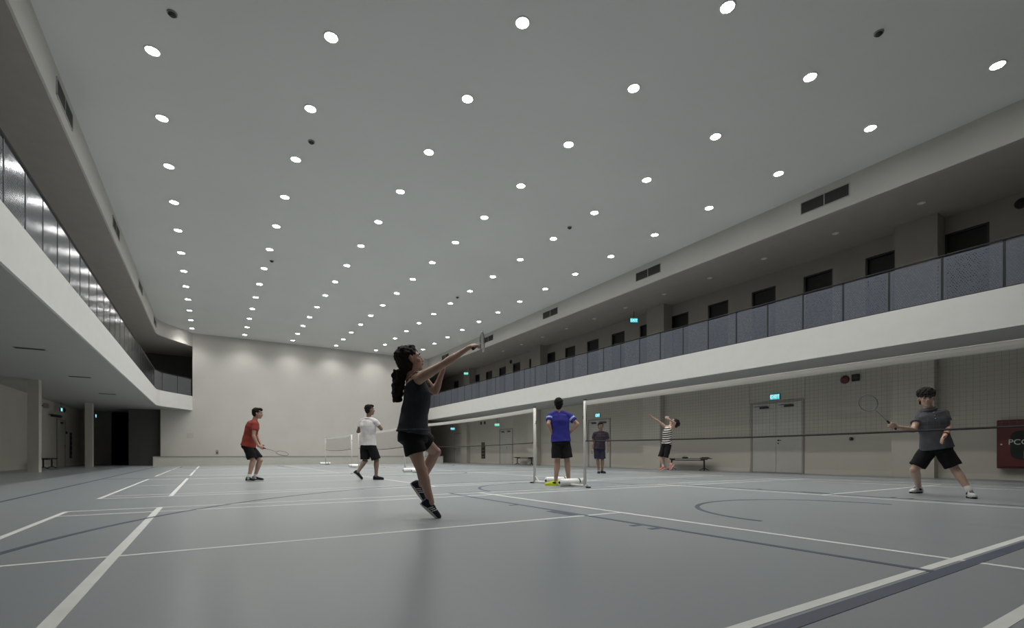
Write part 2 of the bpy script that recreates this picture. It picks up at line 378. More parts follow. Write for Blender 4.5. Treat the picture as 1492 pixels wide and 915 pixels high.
# doors
def door(n, x, y0, y1, h, sgn, label, leafs=2, closer=True, slot=None):
    """sgn = +1: on the right wall, facing -x"""
    f = -sgn
    fb = bmesh.new(); t = 0.06
    xa, xb = sorted((x, x + f*0.035))
    box(fb, xa, xb, y0, y0+t, 0, h); box(fb, xa, xb, y1-t, y1, 0, h); box(fb, xa, xb, y0+t, y1-t, h-t, h)
    d = obj('door_%d' % n, fb, 'frame'); struct(d, label, 'door')
    w_ = (y1-y0-2*t)/leafs
    for k in range(leafs):
        a, b = y0+t+k*w_+0.004, y0+t+(k+1)*w_-0.004
        xa, xb = sorted((x, x + f*0.022))
        lf = obj('door_leaf', bev(B(xa, xb, a, b, 0.012, h-t-0.005), 0.003, 1), 'door', d)
        if closer:
            cb = bmesh.new(); xa, xb = sorted((x + f*0.022, x + f*0.08))
            m_ = (a+b)/2; box(cb, xa, xb, m_-0.16, m_+0.12, h-0.22, h-0.16); xa, xb = sorted((x + f*0.05, x + f*0.06))
            box(cb, xa, xb, m_-0.12, m_+0.32, h-0.15, h-0.135)
            obj('closer', cb, 'dark_steel', lf)
        if k == 0:
            hb = bmesh.new(); xa = x + f*0.02; ye = b-0.07 if leafs == 2 else b-0.09
            tube(hb, [(xa, ye, 1.05), (xa+f*0.05, ye, 1.05), (xa+f*0.05, ye-0.11, 1.05)], 0.011, 8)
            tube(hb, [(xa, ye, 1.05), (xa+f*0.012, ye, 1.05)], 0.028, 12); tube(hb, [(xa, ye, 0.95), (xa+f*0.014, ye, 0.95)], 0.022, 12)
            obj('door_handle', hb, 'dark_steel', lf)
            if slot:
                xa, xb = sorted((x + f*0.02, x + f*0.026)); sl = obj('vision_panel', B(xa, xb, slot[0], slot[1], slot[2], slot[3]), 'black', lf); sl['label'] = 'narrow black vertical glazed slot'
    return d
door(1, WR, 7.93, 9.67, 2.33, 1, 'pale grey double door under the lit EXIT sign on the right wall')
door(2, WR, 16.48, 18.02, 2.28, 1, 'pale double door behind the man in dark clothes')
door(3, WR, 24.95, 26.5, 2.2, 1, 'pale double door between the far bench and the tall black slot')
door(4, WR, 32.0, 33.2, 2.2, 1, 'shaded single door at the far end of the right aisle', 1, False)
door(5, WL, 31.5, 33.1, 2.35, -1, 'pale door with a sign above on the left aisle wall', 1, True)

# tall black slot windows at the foot of the walls
for x0, x1, y0, y1, z0, z1, lb in ((WR-0.03, WR, 28.45, 28.95, 0.33, 1.42, 'black upright sign panel on the right wall near the far end'), (WL, WL+0.03, 34.1, 34.5, 0.4, 1.75, 'black upright sign panel on the left aisle wall')):
    o = empty('wall_panel', lb, 'panel', ((x0+x1)/2, (y0+y1)/2, z0))
    obj('board', bev(B(x0, x1, y0, y1, z0, z1), 0.004, 1), 'black', o)
    fr = bmesh.new(); xf0, xf1 = (x0-0.006, x0) if x0 > 0 else (x1, x1+0.006)
    for k in range(5):
        zz = z0 + (z1-z0)*(k+0.5)/5; box(fr, xf0, xf1, y0+0.06, y1-0.06, zz-0.05, zz+0.05)
    obj('print', fr, 'wood', o)

# ------------------------------------------------------------------ ceiling downlights
def make_lamp():
    t = empty('ceiling_downlight', 'round recessed ceiling downlight', 'ceiling light', (0, 0, ZC), 'lit downlights in the hall ceiling')
    bm = bmesh.new(); n = 24
    prof = [(0.125, ZC), (0.125, ZC-0.006), (0.104, ZC-0.012), (0.098, ZC-0.004)]
    R = [[bm.verts.new((r*math.cos(2*math.pi*k/n), r*math.sin(2*math.pi*k/n), z)) for k in range(n)] for r, z in prof]
    for i in range(len(R)-1):
        for k in range(n): bm.faces.new((R[i][k], R[i+1][k], R[i+1][(k+1) % n], R[i][(k+1) % n]))
    obj('trim_ring', bm, 'trim_white', t, True)
    bm = bmesh.new(); tube(bm, [(0, 0, ZC-0.0005), (0, 0, ZC-0.006)], 0.1, n)
    obj('diffuser', bm, 'lamp', t)
    ld = bpy.data.lights.new('downlight', 'SPOT'); ld.energy = LAMP_W; ld.spot_size = math.radians(128); ld.spot_blend = 0.85; ld.shadow_soft_size = 0.09; ld.color = (1.0, 0.975, 0.93)
    lo = bpy.data.objects.new('beam', ld); COL.objects.link(lo); lo.parent = t; lo.location = (0, 0, -0.02)
    return t
lamp0 = make_lamp()
first = True
for c in range(6):
    for k in range(max(-4, -2-c), 12):      # nearest rows and near left lamps left out, to darken that end
        p = (-0.833 + 2.528*c, 10.24 + 0.047*c + 1.943*k, ZC)
        lb = 'lit round ceiling downlight, %s from the far wall in the %s line from the left' % (ORD[11-k], ORD[c])
        if first: lamp0.location = p; lamp0['label'] = lb; first = False
        else: clone(lamp0, p, lb)

# small ceiling fittings: sprinkler heads and smoke detectors
def make_det():
    t = empty('smoke_detector', 'x', 'detector', (0, 0, ZC), 'smoke detectors on the hall ceiling')
    bm = bmesh.new(); tube(bm, [(0, 0, ZC), (0, 0, ZC-0.02)], 0.07, 16); obj('base', bm, 'gallery', t)
    bm = bmesh.new(); tube(bm, [(0, 0, ZC-0.02), (0, 0, ZC-0.035), (0, 0, ZC-0.055)], [0.05, 0.055, 0.03], 16); obj('sensor', bm, 'dark_steel', t)
    return t
det0 = make_det()
for i, (x, y) in enumerate([(1.89, 11.35), (9.25, 3.52), (1.86, 19.08), (9.23, 11.49), (-0.5, 9.2), (9.17, 19.19)]):
    lb = 'small dark smoke detector on the ceiling ' + ['beside the second light line, nearer of two', 'near the upper right corner of the view', 'beside the second light line, farther of two', 'right of centre, by the fifth light line', 'at the upper left near the bulkhead', 'by the fifth light line toward the far wall'][i]
    if i == 0: det0.location = (x, y, ZC); det0['label'] = lb
    else: clone(det0, (x, y, ZC), lb)

# ------------------------------------------------------------------ air vents in the bulkheads
def make_vent(sgn):
    t = empty('air_vent', 'x', 'air vent', (0, 0, 7.12), 'air vents in the bulkheads')
    f = -sgn; o_ = lambda a, b: tuple(sorted((f*a, f*b)))
    bm = bmesh.new()
    for a in ((-0.58, 0.58, -0.16, -0.145), (-0.58, 0.58, 0.145, 0.16), (-0.58, -0.565, -0.16, 0.16), (0.565, 0.58, -0.16, 0.16), (-0.01, 0.01, -0.145, 0.145)):
        box(bm, *o_(0, 0.02), a[0], a[1], 7.12+a[2], 7.12+a[3])
    obj('frame', bm, 'soffit', t)
    obj('back', B(*o_(0, 0.004), -0.565, 0.565, 6.975, 7.265), 'black', t)
    for k in range(9):
        bm = bmesh.new(); z = 6.99 + k*0.032
        box(bm, *o_(0.004, 0.016), -0.565, 0.565, z, z+0.014); obj('louvre', bm, 'grille', t)
    return t
for sgn, X, ys in ((1, XR, [6.27 + 5.88*k for k in range(-1, 5)]), (-1, XL, [12.1 + 5.82*k for k in range(-1, 4)])):
    v0 = make_vent(sgn)
    for i, y in enumerate(ys):
        lb = 'dark slotted air vent in the %s bulkhead, %s from the near end' % ('right' if sgn > 0 else 'left', ORD[i])
        if i == 0: v0.location = (X, y, 7.12); v0['label'] = lb
        else: clone(v0, (X, y, 7.12), lb)

# unlit downlights of the right gallery and beneath the galleries
def make_small(z):
    t = empty('gallery_downlight', 'x', 'ceiling light', (0, 0, z), 'unlit downlights in the right gallery')
    bm = bmesh.new(); tube(bm, [(0, 0, z), (0, 0, z-0.012)], 0.085, 20); obj('ring', bm, 'lamp_off', t)
    bm = bmesh.new(); tube(bm, [(0, 0, z-0.012), (0, 0, z-0.03)], [0.05, 0.03], 16); obj('lens', bm, 'trim_white', t)
    return t
g0 = make_small(Z3-0.012)
for i, y in enumerate([0.8, 2.75, 4.7, 6.6, 8.64, 10.58, 12.56, 14.58, 16.5, 18.5, 20.5, 22.5, 24.5]):
    lb = 'unlit round downlight in the right gallery ceiling, %s from the near end' % ORD[i]
    if i == 0: g0.location = (14.67, y, Z3-0.012); g0['label'] = lb
    else: clone(g0, (14.67, y, Z3-0.012), lb)
def make_diffuser():
    t = empty('slot_diffuser', 'x', 'air diffuser', (0, 0, Z1-0.012), 'slot diffusers under the left gallery')
    bm = bmesh.new(); box(bm, -0.28, 0.28, -0.09, 0.09, Z1-0.022, Z1-0.012); obj('frame', bm, 'gallery', t)
    for k in range(3): obj('slot', B(-0.26, 0.26, -0.07+k*0.05, -0.04+k*0.05, Z1-0.026, Z1-0.022), 'black', t)
    return t
d0 = make_diffuser()
for i, (x, y) in enumerate([(-3.6, 10.6), (-3.6, 15.68), (-3.55, 20.55), (-3.58, 25.7)]):
    lb = 'dark slot air diffuser under the left gallery, %s from the near end' % ORD[i]
    if i == 0: d0.location = (x, y, Z1-0.012); d0['label'] = lb
    else: clone(d0, (x, y, Z1-0.012), lb)

# ------------------------------------------------------------------ balustrades
def balustrade(side, path, pitch, m, label, ys=None):
    root = empty('balustrade', label, 'railing', (*path[0], Z2))
    pm = None; R = []
    for a, b in zip(path[:-1], path[1:]):
        a, b = Vector((*a, 0)), Vector((*b, 0)); L_ = (b-a).length; n = max(1, round(L_/pitch)); d = (b-a)/n
        for k in range(n): R.append((a + d*k, a + d*(k+1)))
    wdt = pitch
    bm = box(bmesh.new(), -0.445, 0.445, -0.002, 0.002, 0.03, 0.93)
    me = bpy.data.meshes.new('panel'); bm.to_mesh(me); bm.free(); me.materials.append(M[m])
    bm = bmesh.new(); box(bm, -0.02, 0.02, -0.006, 0.04, 0.0, 0.95)
    pe = bpy.data.meshes.new('post'); bm.to_mesh(pe); bm.free(); pe.materials.append(M['rail'])
    for a, b in R:
        d = b - a; ang = math.atan2(d.y, d.x)
        o = bpy.data.objects.new('panel', me); COL.objects.link(o); o.parent = root; o.matrix_parent_inverse = parent_inv(root)
        o.location = (a+b)/2 + Vector((0, 0, Z2)); o.rotation_euler = (0, 0, ang); o.scale = ((d.length-0.044)/0.89, 1, 1)
        o = bpy.data.objects.new('post', pe); COL.objects.link(o); o.parent = root; o.matrix_parent_inverse = parent_inv(root)
        o.location = a + Vector((0, 0, Z2)); o.rotation_euler = (0, 0, ang)
    pts = [Vector((*p, Z2+0.97)) for p in path]
    obj('handrail', tube(bmesh.new(), pts, [(0.03, 0.02)]*len(pts), 8), 'rail', root)
    pts = [Vector((*p, Z2+0.015)) for p in path]
    obj('bottom_rail', tube(bmesh.new(), pts, [(0.02, 0.014)]*len(pts), 6), 'rail', root)
    return root
balustrade('right', [(XR+0.05, 31.9+0.9), (XR+0.05, 3.0-0.967*6)], 0.965, 'panel_r', 'blue grey perforated balustrade of the right gallery')
balustrade('left', [(XL-0.05, 9.15-0.906*13), (XL-0.05, 9.15+0.906*23), (-2.05-0.05, 30.98), (-1.5, 31.87), (-0.9, YF-0.03)], 0.906, 'panel_l', 'shiny perforated metal balustrade of the left gallery')

# ------------------------------------------------------------------ signs, alarms, cabinets
def exit_sign(x, y, z, face, label, green=False, w_=0.30, hang=0):
    """face: unit vector (x, y) the lit face looks along"""
    f = Vector((*face, 0)).normalized(); s = Vector((0, 0, 1)).cross(f)
    t = empty('exit_sign', label, 'exit sign', (x, y, z))
    rot = Matrix((s, Vector((0, 0, 1)), f)).transposed()
    def bx(a, b, c, d, e, g):
        bm = B(a, b, c, d, e, g); bm.transform(Matrix.Translation((x, y, z)) @ rot.to_4x4()); return bm
    h = 0.085
    obj('housing', bx(-w_/2-0.012, w_/2+0.012, -h-0.012, h+0.012, -0.05, -0.004), 'dark_steel', t)
    obj('lit_face', bx(-w_/2, w_/2, -h, h, -0.004, 0.002), 'sign_green' if green else 'sign', t)
    text('lettering', 'EXIT', 0.15, 'sign_text', t, Vector((x, y, z)) + f*0.003, rot)
    if hang: obj('hanger', bx(-0.01, 0.01, h+0.012, h+hang, -0.03, -0.015), 'dark_steel', t)
    return t
exit_sign(WR-0.06, 8.82, 2.47, (-1, 0), 'cyan lit EXIT sign above the nearest double door on the right wall')
exit_sign(WR-0.06, 17.3, 2.45, (-1, 0), 'cyan lit EXIT sign above the man in dark clothes')
exit_sign(WR-0.45, 26.1, 2.45, (-0.55, -1), 'small green lit exit sign over the far double door', True, hang=0.638)
exit_sign(WR-0.45, 32.6, 2.5, (-0.6, -1), 'small pale blue exit sign at the far end of the right aisle', hang=0.588)
exit_sign(15.3, 14.7, 6.30, (-0.5, -1), 'cyan exit sign hanging in the right gallery', hang=0.3, w_=0.32)
exit_sign(15.3, 30.6, 6.3, (-0.5, -1), 'small green exit sign at the far end of the right gallery', True, hang=0.3)
exit_sign(WL+0.25, 31.2, 2.75, (1, 0.0), 'cyan lit exit sign above the left aisle door', hang=0.28)
exit_sign(-5.4, 35.2, 2.75, (1, 0.0), 'small cyan exit sign farther along the left aisle', hang=0.33)

def disc_fit(name, label, cat, x, y, z, f, r, m='black', sq=False, m2='dark_steel'):
    t = empty(name, label, cat, (x, y, z))
    if sq:
        xa, xb = sorted((x, x+f*0.05)); obj('box', bev(B(xa, xb, y-r, y+r, z-r, z+r), 0.008), m, t)
        obj('button', tube(bmesh.new(), [(x+f*0.05, y, z), (x+f*0.056, y, z)], r*0.45, 14), m2, t)
    else:
        obj('dome', tube(bmesh.new(), [(x, y, z), (x+f*0.03, y, z), (x+f*0.055, y, z), (x+f*0.065, y, z)], [r, r, r*0.7, r*0.2], 20), m, t, True)
        obj('boss', tube(bmesh.new(), [(x+f*0.06, y, z), (x+f*0.08, y, z)], r*0.16, 10), m2, t)
    return t
disc_fit('alarm_bell', 'round dark alarm bell high on the lower right wall', 'alarm bell', WR-0.022, 6.78, 2.76, -1, 0.12, 'red')
disc_fit('call_box', 'small square dark box beside the alarm bell', 'alarm box', WR-0.022, 6.50, 2.78, -1, 0.10, 'black', True)
disc_fit('call_point', 'small round fitting on the right wall left of the grey shirted player', 'call point', WR-0.022, 6.62, 1.04, -1, 0.05, 'dark_steel', False, 'white_paint')
disc_fit('alarm_bell', 'small alarm bell above the black sign panel, right wall far end', 'alarm bell', WR-0.022, 28.95, 2.72, -1, 0.11, 'black')
disc_fit('call_box', 'small alarm box above the black sign panel, right wall far end', 'alarm box', WR-0.022, 28.45, 2.72, -1, 0.09, 'black', True)
disc_fit('alarm_bell', 'dark alarm bell high on the left aisle wall', 'alarm bell', WL, 32.9, 2.85, 1, 0.12, 'black')
disc_fit('call_point', 'dark call point beside the left aisle door', 'call point', WL, 33.3, 1.72, 1, 0.07, 'black')
disc_fit('alarm_bell', 'round dark alarm bell on the right gallery wall at the frame edge', 'alarm bell', UR, 3.28, 6.46, -1, 0.12, 'black')
disc_fit('call_box', 'square alarm box on the right gallery wall at the frame edge', 'alarm box', UR, 3.02, 6.46, -1, 0.10, 'black', True)
disc_fit('alarm_bell', 'round alarm bell on the far part of the right gallery wall', 'alarm bell', UR, 25.9, 6.44, -1, 0.12, 'black')
t = empty('wall_socket', 'small grey socket plate low on the far wall', 'socket', (0.35, YF, 0.65))
obj('plate', bev(B(0.28, 0.42, YF-0.015, YF, 0.62, 0.86), 0.004, 1), 'frame', t); obj('switch', B(0.32, 0.38, YF-0.024, YF-0.015, 0.66, 0.74), 'dark_steel', t)
t = empty('access_panel', 'faint square access plate on the far wall', 'panel', (-0.95, YF, 1.5))
obj('plate', bev(B(-1.1, -0.8, YF-0.012, YF, 1.55, 1.8), 0.004, 1), 'door', t); obj('lock', B(-0.84, -0.82, YF-0.018, YF-0.012, 1.66, 1.69), 'steel', t)
t = empty('wall_speaker', 'small bracketed speaker on the left aisle wall over the bench', 'speaker', (WL+0.1, 28.9, 2.7))
obj('bracket', B(WL, WL+0.1, 28.87, 28.93, 2.72, 2.76), 'dark_steel', t); obj('body', bev(B(WL+0.1, WL+0.28, 28.8, 29.0, 2.64, 2.84), 0.01), 'gallery', t)
t = empty('wall_camera', 'small dark camera on a bracket left of the first exit sign in the left aisle', 'camera', (WL+0.1, 30.2, 2.4))
obj('bracket', B(WL, WL+0.12, 30.17, 30.23, 2.42, 2.46), 'dark_steel', t); obj('body', tube(bmesh.new(), [(WL+0.1, 30.1, 2.4), (WL+0.42, 30.3, 2.36)], 0.06, 12), 'black', t)

# fire hose cabinet
y1, y0, z0, z1 = 3.55, 2.45, 0.27, 1.38; xf = WR - 0.22
t = empty('fire_hose_cabinet', 'dark red fire hose cabinet lettered PCCC at the right edge', 'fire cabinet', (WR, 3.0, z0))
obj('body', bev(B(xf, WR-0.024, y0, y1, z0, z1), 0.01), 'red', t)
dr = obj('cabinet_door', bev(B(xf-0.025, xf, y0+0.04, y1-0.04, z0+0.04, z1-0.04), 0.008), 'red', t)
gb = bmesh.new(); ring = []
for k in range(40):
    a = 2*math.pi*k/40; cx_, cy_ = math.cos(a), math.sin(a); e = 0.45
    ring.append((2.96 + 0.36*math.copysign(abs(cx_)**e, cx_), 0.80 + 0.33*math.copysign(abs(cy_)**e, cy_)))
fa = [gb.verts.new((xf-0.026, p, q)) for p, q in ring]; fb_ = [gb.verts.new((xf-0.031, p, q)) for p, q in ring]
gb.faces.new(fa); gb.faces.new(fb_[::-1])
for k in range(40): gb.faces.new((fa[k], fb_[k], fb_[(k+1) % 40], fa[(k+1) % 40]))
bmesh.ops.recalc_face_normals(gb, faces=gb.faces)
obj('glass', gb, 'glass_dark', dr)
text('lettering', 'PCCC', 0.17, 'white_paint', t, Vector((xf-0.034, 3.13, 0.865)), Matrix(((0, 0, -1), (-1, 0, 0), (0, 1, 0))))
obj('instruction_plate', bev(B(xf-0.036, xf-0.031, 2.95, 3.10, 0.50, 0.66), 0.002, 1), 'white_paint', dr)
obj('latch', tube(bmesh.new(), [(xf-0.025, 3.46, 0.82), (xf-0.04, 3.46, 0.82)], 0.02, 12), 'steel', dr)

# ------------------------------------------------------------------ benches
def bench(cx, cy, L_, label, ang=0):
    t = empty('bench', label, 'bench', (cx, cy, 0), 'slatted benches along the walls')
    R_ = Matrix.Translation((cx, cy, 0)) @ Matrix.Rotation(ang, 4, 'Z')
    def put(n, bm, m): bm.transform(R_); return obj(n, bm, m, t)
    for k in range(4): put('slat', bev(B(-0.17+k*0.088, -0.10+k*0.088, -L_/2, L_/2, 0.425, 0.45), 0.003, 1), 'wood')
    for s in (-1, 1):
        y = s*(L_/2-0.22); bm = bmesh.new()
        box(bm, -0.17, 0.17, y-0.03, y+0.03, 0.395, 0.425); tube(bm, [(0, y, 0.40), (0, y, 0.05)], 0.028, 10)
        for dx, dy in ((-1, -0.6), (-1, 0.6), (1, -0.6), (1, 0.6)): tube(bm, [(0, y, 0.10), (dx*0.15, y+dy*0.15, 0.012)], 0.014, 8)
        put('leg', bm, 'dark_steel')
    put('stretcher', tube(bmesh.new(), [(0, -L_/2+0.22, 0.38), (0, L_/2-0.22, 0.38)], 0.016, 8), 'dark_steel')
    return t
bench(15.25, 11.95, 1.9, 'dark slatted bench behind the striped shirted player')
bench(15.25, 23.1, 1.9, 'dark slatted bench against the right wall beyond the nets')
bench(-5.75, 27.4, 1.7, 'small dark bench beside the column in the left aisle')
t = empty('shoulder_bag', 'small black pouch left on the bench behind the striped shirted player', 'pouch', (15.25, 12.05, 0.45))
obj('body', bev(B(15.17, 15.33, 11.95, 12.15, 0.45, 0.50), 0.018, 3), 'black', t, True); obj('strap', tube(bmesh.new(), [(15.25, 11.97, 0.49), (15.25, 12.0, 0.53), (15.25, 12.1, 0.53), (15.25, 12.13, 0.49)], 0.006, 6), 'black', t)
t = empty('folded_towel', 'dark folded cloth on the near end of the bench behind the striped shirted player', 'towel', (15.25, 11.2, 0.45))
obj('fold', bev(B(15.12, 15.38, 11.05, 11.32, 0.45, 0.475), 0.01, 2), 'dark_steel', t); obj('fold', bev(B(15.14, 15.34, 11.08, 11.26, 0.475, 0.495), 0.008, 2), 'dark_steel', t)

# ------------------------------------------------------------------ net stands and nets
def stand(y, dy, label, xo=0.0):
    t = empty('net_stand', label, 'net stand', (XN, y, 0), 'badminton net stands')
    obj('post', tube(bmesh.new(), [(XN, y, 0.03), (XN, y, 1.55)], 0.027, 14), 'pole', t, True)
    obj('post_cap', tube(bmesh.new(), [(XN, y, 1.55), (XN, y, 1.565)], 0.03, 14), 'rubber', t)
    obj('cleat', tube(bmesh.new(), [(XN, y+dy*0.025, 1.22), (XN, y+dy*0.05, 1.22), (XN, y+dy*0.05, 1.28)], 0.008, 6), 'dark_steel', t)
    y2 = y + dy*0.45
    bm = bmesh.new(); tube(bm, [(XN, y-dy*0.06, 0.035), (XN, y2, 0.035)], 0.02, 8); tube(bm, [(XN, y-dy*0.02, 0.17), (XN, y+dy*0.16, 0.045)], 0.008, 6)
    obj('foot_bar', bm, 'pole', t)
    bm = bmesh.new(); tube(bm, [(XN, y-dy*0.09, 0.0), (XN, y-dy*0.09, 0.022)], 0.045, 12); obj('rubber_foot', bm, 'rubber', t)
    xa, xb = XN-0.22+xo, XN+0.36+xo
    bm = bmesh.new(); tube(bm, [(xa, y2, 0.075), (xa+0.015, y2, 0.075), (xb-0.015, y2, 0.075), (xb, y2, 0.075)], [0.055, 0.07, 0.07, 0.055], 20)
    wg = obj('weight', bm, 'weight', t, True)
    bm = bmesh.new(); tube(bm, [(xb-0.16, y2, 0.075), (xb-0.13, y2, 0.075)], 0.0715, 20); obj('band', bm, 'rubber', wg)
    bm = bmesh.new(); tube(bm, [(xa-0.012, y2, 0.075), (xa, y2, 0.075)], 0.025, 12); obj('filler_cap', bm, 'rubber', wg)
def net(ya, yb, label, group=None, sag_t=0.02, z_ends=(1.53, 1.53), bot=(0.83, 0.80), bsag=0.03):
    t = empty('badminton_net', label, 'net', (XN, ya, 0.8), 'badminton nets')
    N_ = 24
    top = lambda s: z_ends[0]*(1-s)+z_ends[1]*s - sag_t*4*s*(1-s)
    bt = lambda s: bot[0]*(1-s)+bot[1]*s - bsag*4*s*(1-s)
    P = [Vector((XN, ya+(yb-ya)*k/N_, 0)) for k in range(N_+1)]
    bm = bmesh.new(); tube(bm, [p+Vector((0, 0, top(k/N_)-0.035)) for k, p in enumerate(P)], [(0.006, 0.037)]*(N_+1), 8, side=(1, 0, 0)); obj('tape', bm, 'tape', t)
    bm = bmesh.new(); tube(bm, [p+Vector((0.0, 0, top(k/N_)+0.004)) for k, p in enumerate(P)], 0.005, 6); obj('headline_cord', bm, 'trim_white', t)
    bm = bmesh.new(); tube(bm, [p+Vector((0, 0, bt(k/N_))) for k, p in enumerate(P)], 0.011, 6); obj('bottom_cord', bm, 'rubber', t)
    bm = bmesh.new(); L_ = yb-ya; n = int(abs(L_)/0.045)
    for s, yy in ((0.0, 0.06), (1.0, -0.06)):
        q = P[0] if s == 0 else P[-1]; sg = 1 if L_ > 0 else -1
        tube(bm, [q+Vector((0, yy*sg*0.4, top(s)-0.03)), q+Vector((0, yy*sg*0.6, (top(s)+bt(s))/2)), q+Vector((0, yy*sg, bt(s)))], 0.006, 5)
    obj('side_cord', bm, 'rubber', t)
    bm = bmesh.new(); r = 0.0008
    for k in range(n+1):
        s = k/n; y = ya+L_*s; tube(bm, [(XN, y, bt(s)), (XN, y, top(s)-0.07)], r, 3, cap=False)
    for j in range(1, 16):
        u = j/16; tube(bm, [(XN, ya+L_*k/12, bt(k/12)*(1-u)+(top(k/12)-0.07)*u) for k in range(13)], r, 3, cap=False)
    o = obj('mesh', bm, 'cord', t); o['kind'] = 'stuff'
nets = [(6.60, 0.50, 'white taped badminton net at the right, nearest the camera'), (8.17, 14.25, 'badminton net behind the jumping woman'),
        (15.95, 22.0, 'distant badminton net behind the player in the white shirt'), (23.3, 29.3, 'farthest badminton net against the white wall')]
for a, b, lb in nets: net(a, b, lb, z_ends=(1.53, 1.53), sag_t=0.0 if b < 1 else 0.03, bsag=0.03 if b < 15 else 0.07, bot=(0.83, 0.83) if b < 15 else (0.86, 0.86))
stand(6.60, 1, 'white net stand with weight, right of the man in blue'); stand(0.50, -1, 'white net stand outside the right edge of the view')
stand(8.17, -1, 'white net stand with weight, left of the man in blue', 0.18); stand(14.25, 1, 'white net stand hidden behind the jumping woman')
stand(15.95, -1, 'white net stand just left of the jumping woman'); stand(22.0, 1, 'white net stand behind the legs of the white shirted player')
stand(23.3, -1, 'white net stand left of the white shirted player'); stand(29.3, 1, 'farthest white net stand near the stage step')

#PEOPLE#
# ------------------------------------------------------------------ people
M['skin'] = mat('light brown skin', (0.40, 0.25, 0.185), 0.5, var=0.05, vscale=12)
M['skin_pale'] = mat('pale skin', (0.47, 0.31, 0.24), 0.5, var=0.05, vscale=12)
M['skin_tan'] = mat('tanned skin', (0.20, 0.125, 0.09), 0.5, var=0.05, vscale=12)
M['lip'] = mat('lips', (0.30, 0.12, 0.10), 0.45)
M['eye_white'] = mat('eye white', (0.6, 0.58, 0.55), 0.3)
M['eye_dark'] = mat('dark iris', (0.015, 0.012, 0.01), 0.2)
M['hair'] = mat('black hair', (0.010, 0.009, 0.009), 0.75, bump=0.4, bscale=70, spec=0.15)
M['hair_brown'] = mat('dark brown hair', (0.016, 0.011, 0.009), 0.7, bump=0.4, bscale=60, spec=0.2)
def cloth(name, col, rough=0.85): return mat(name, col, rough, var=0.12, vscale=9, bump=0.35, bscale=22, spec=0.2)
M['c_charcoal'] = cloth('charcoal jersey', (0.030, 0.032, 0.038)); M['c_black'] = cloth('black shorts fabric', (0.010, 0.010, 0.011))
M['c_red'] = cloth('red shirt fabric', (0.24, 0.042, 0.032)); M['c_white'] = cloth('white polo fabric', (0.60, 0.58, 0.58))
M['c_blue'] = cloth('royal blue jersey', (0.033, 0.033, 0.235)); M['c_navy'] = cloth('dark navy fabric', (0.024, 0.024, 0.045))
M['c_plum'] = cloth('dark plum polo fabric', (0.030, 0.022, 0.034)); M['c_grey'] = cloth('grey polo fabric', (0.085, 0.088, 0.100))
M['sock'] = cloth('white sock', (0.60, 0.59, 0.57)); M['sole'] = mat('white rubber sole', (0.55, 0.55, 0.53), 0.6)
M['shoe_black'] = cloth('black shoe', (0.012, 0.012, 0.016), 0.6); M['shoe_white'] = cloth('white shoe', (0.5, 0.5, 0.5), 0.6)
M['shoe_neon'] = cloth('neon yellow shoe', (0.52, 0.62, 0.03), 0.6); M['shoe_red'] = cloth('coral red shoe', (0.48, 0.13, 0.12), 0.6); M['shoe_navy'] = cloth('navy shoe', (0.015, 0.017, 0.035), 0.6)
M['c_lblue'] = cloth('pale blue sleeve print', (0.35, 0.42, 0.65)); M['band'] = mat('dark red wristband', (0.16, 0.02, 0.02), 0.9)
M['racket'] = mat('dark racket frame', (0.02, 0.02, 0.024), 0.3); M['racket_grey'] = mat('grey racket frame', (0.16, 0.17, 0.18), 0.3); M['string'] = mat('racket string', (0.35, 0.35, 0.33), 0.5); M['grip'] = mat('black grip tape', (0.02, 0.02, 0.02), 0.8)
def striped():
    m = cloth('black and white striped fabric', (0.6, 0.6, 0.57)); nt = m.node_tree; N = nt.nodes; L = nt.links
    tc = N.new('ShaderNodeTexCoord'); wv = N.new('ShaderNodeTexWave'); wv.wave_type = 'BANDS'; wv.bands_direction = 'Z'; wv.inputs['Scale'].default_value = 5.2
    wv.inputs['Distortion'].default_value = 0.25; wv.inputs['Detail'].default_value = 1
    mp = N.new('ShaderNodeMapping'); mp.inputs['Rotation'].default_value = (0.0, math.radians(14), 0)
    L.new(tc.outputs['Object'], mp.inputs[0]); L.new(mp.outputs[0], wv.inputs[0])
    cr = N.new('ShaderNodeValToRGB'); cr.color_ramp.interpolation = 'CONSTANT'; cr.color_ramp.elements[0].color = (0.012, 0.012, 0.013, 1)
    cr.color_ramp.elements[1].position = 0.5; cr.color_ramp.elements[1].color = (0.62, 0.61, 0.57, 1)
    L.new(wv.outputs['Fac'], cr.inputs[0]); L.new(cr.outputs[0], N['Principled BSDF'].inputs['Base Color']); return m
M['c_stripe'] = striped()

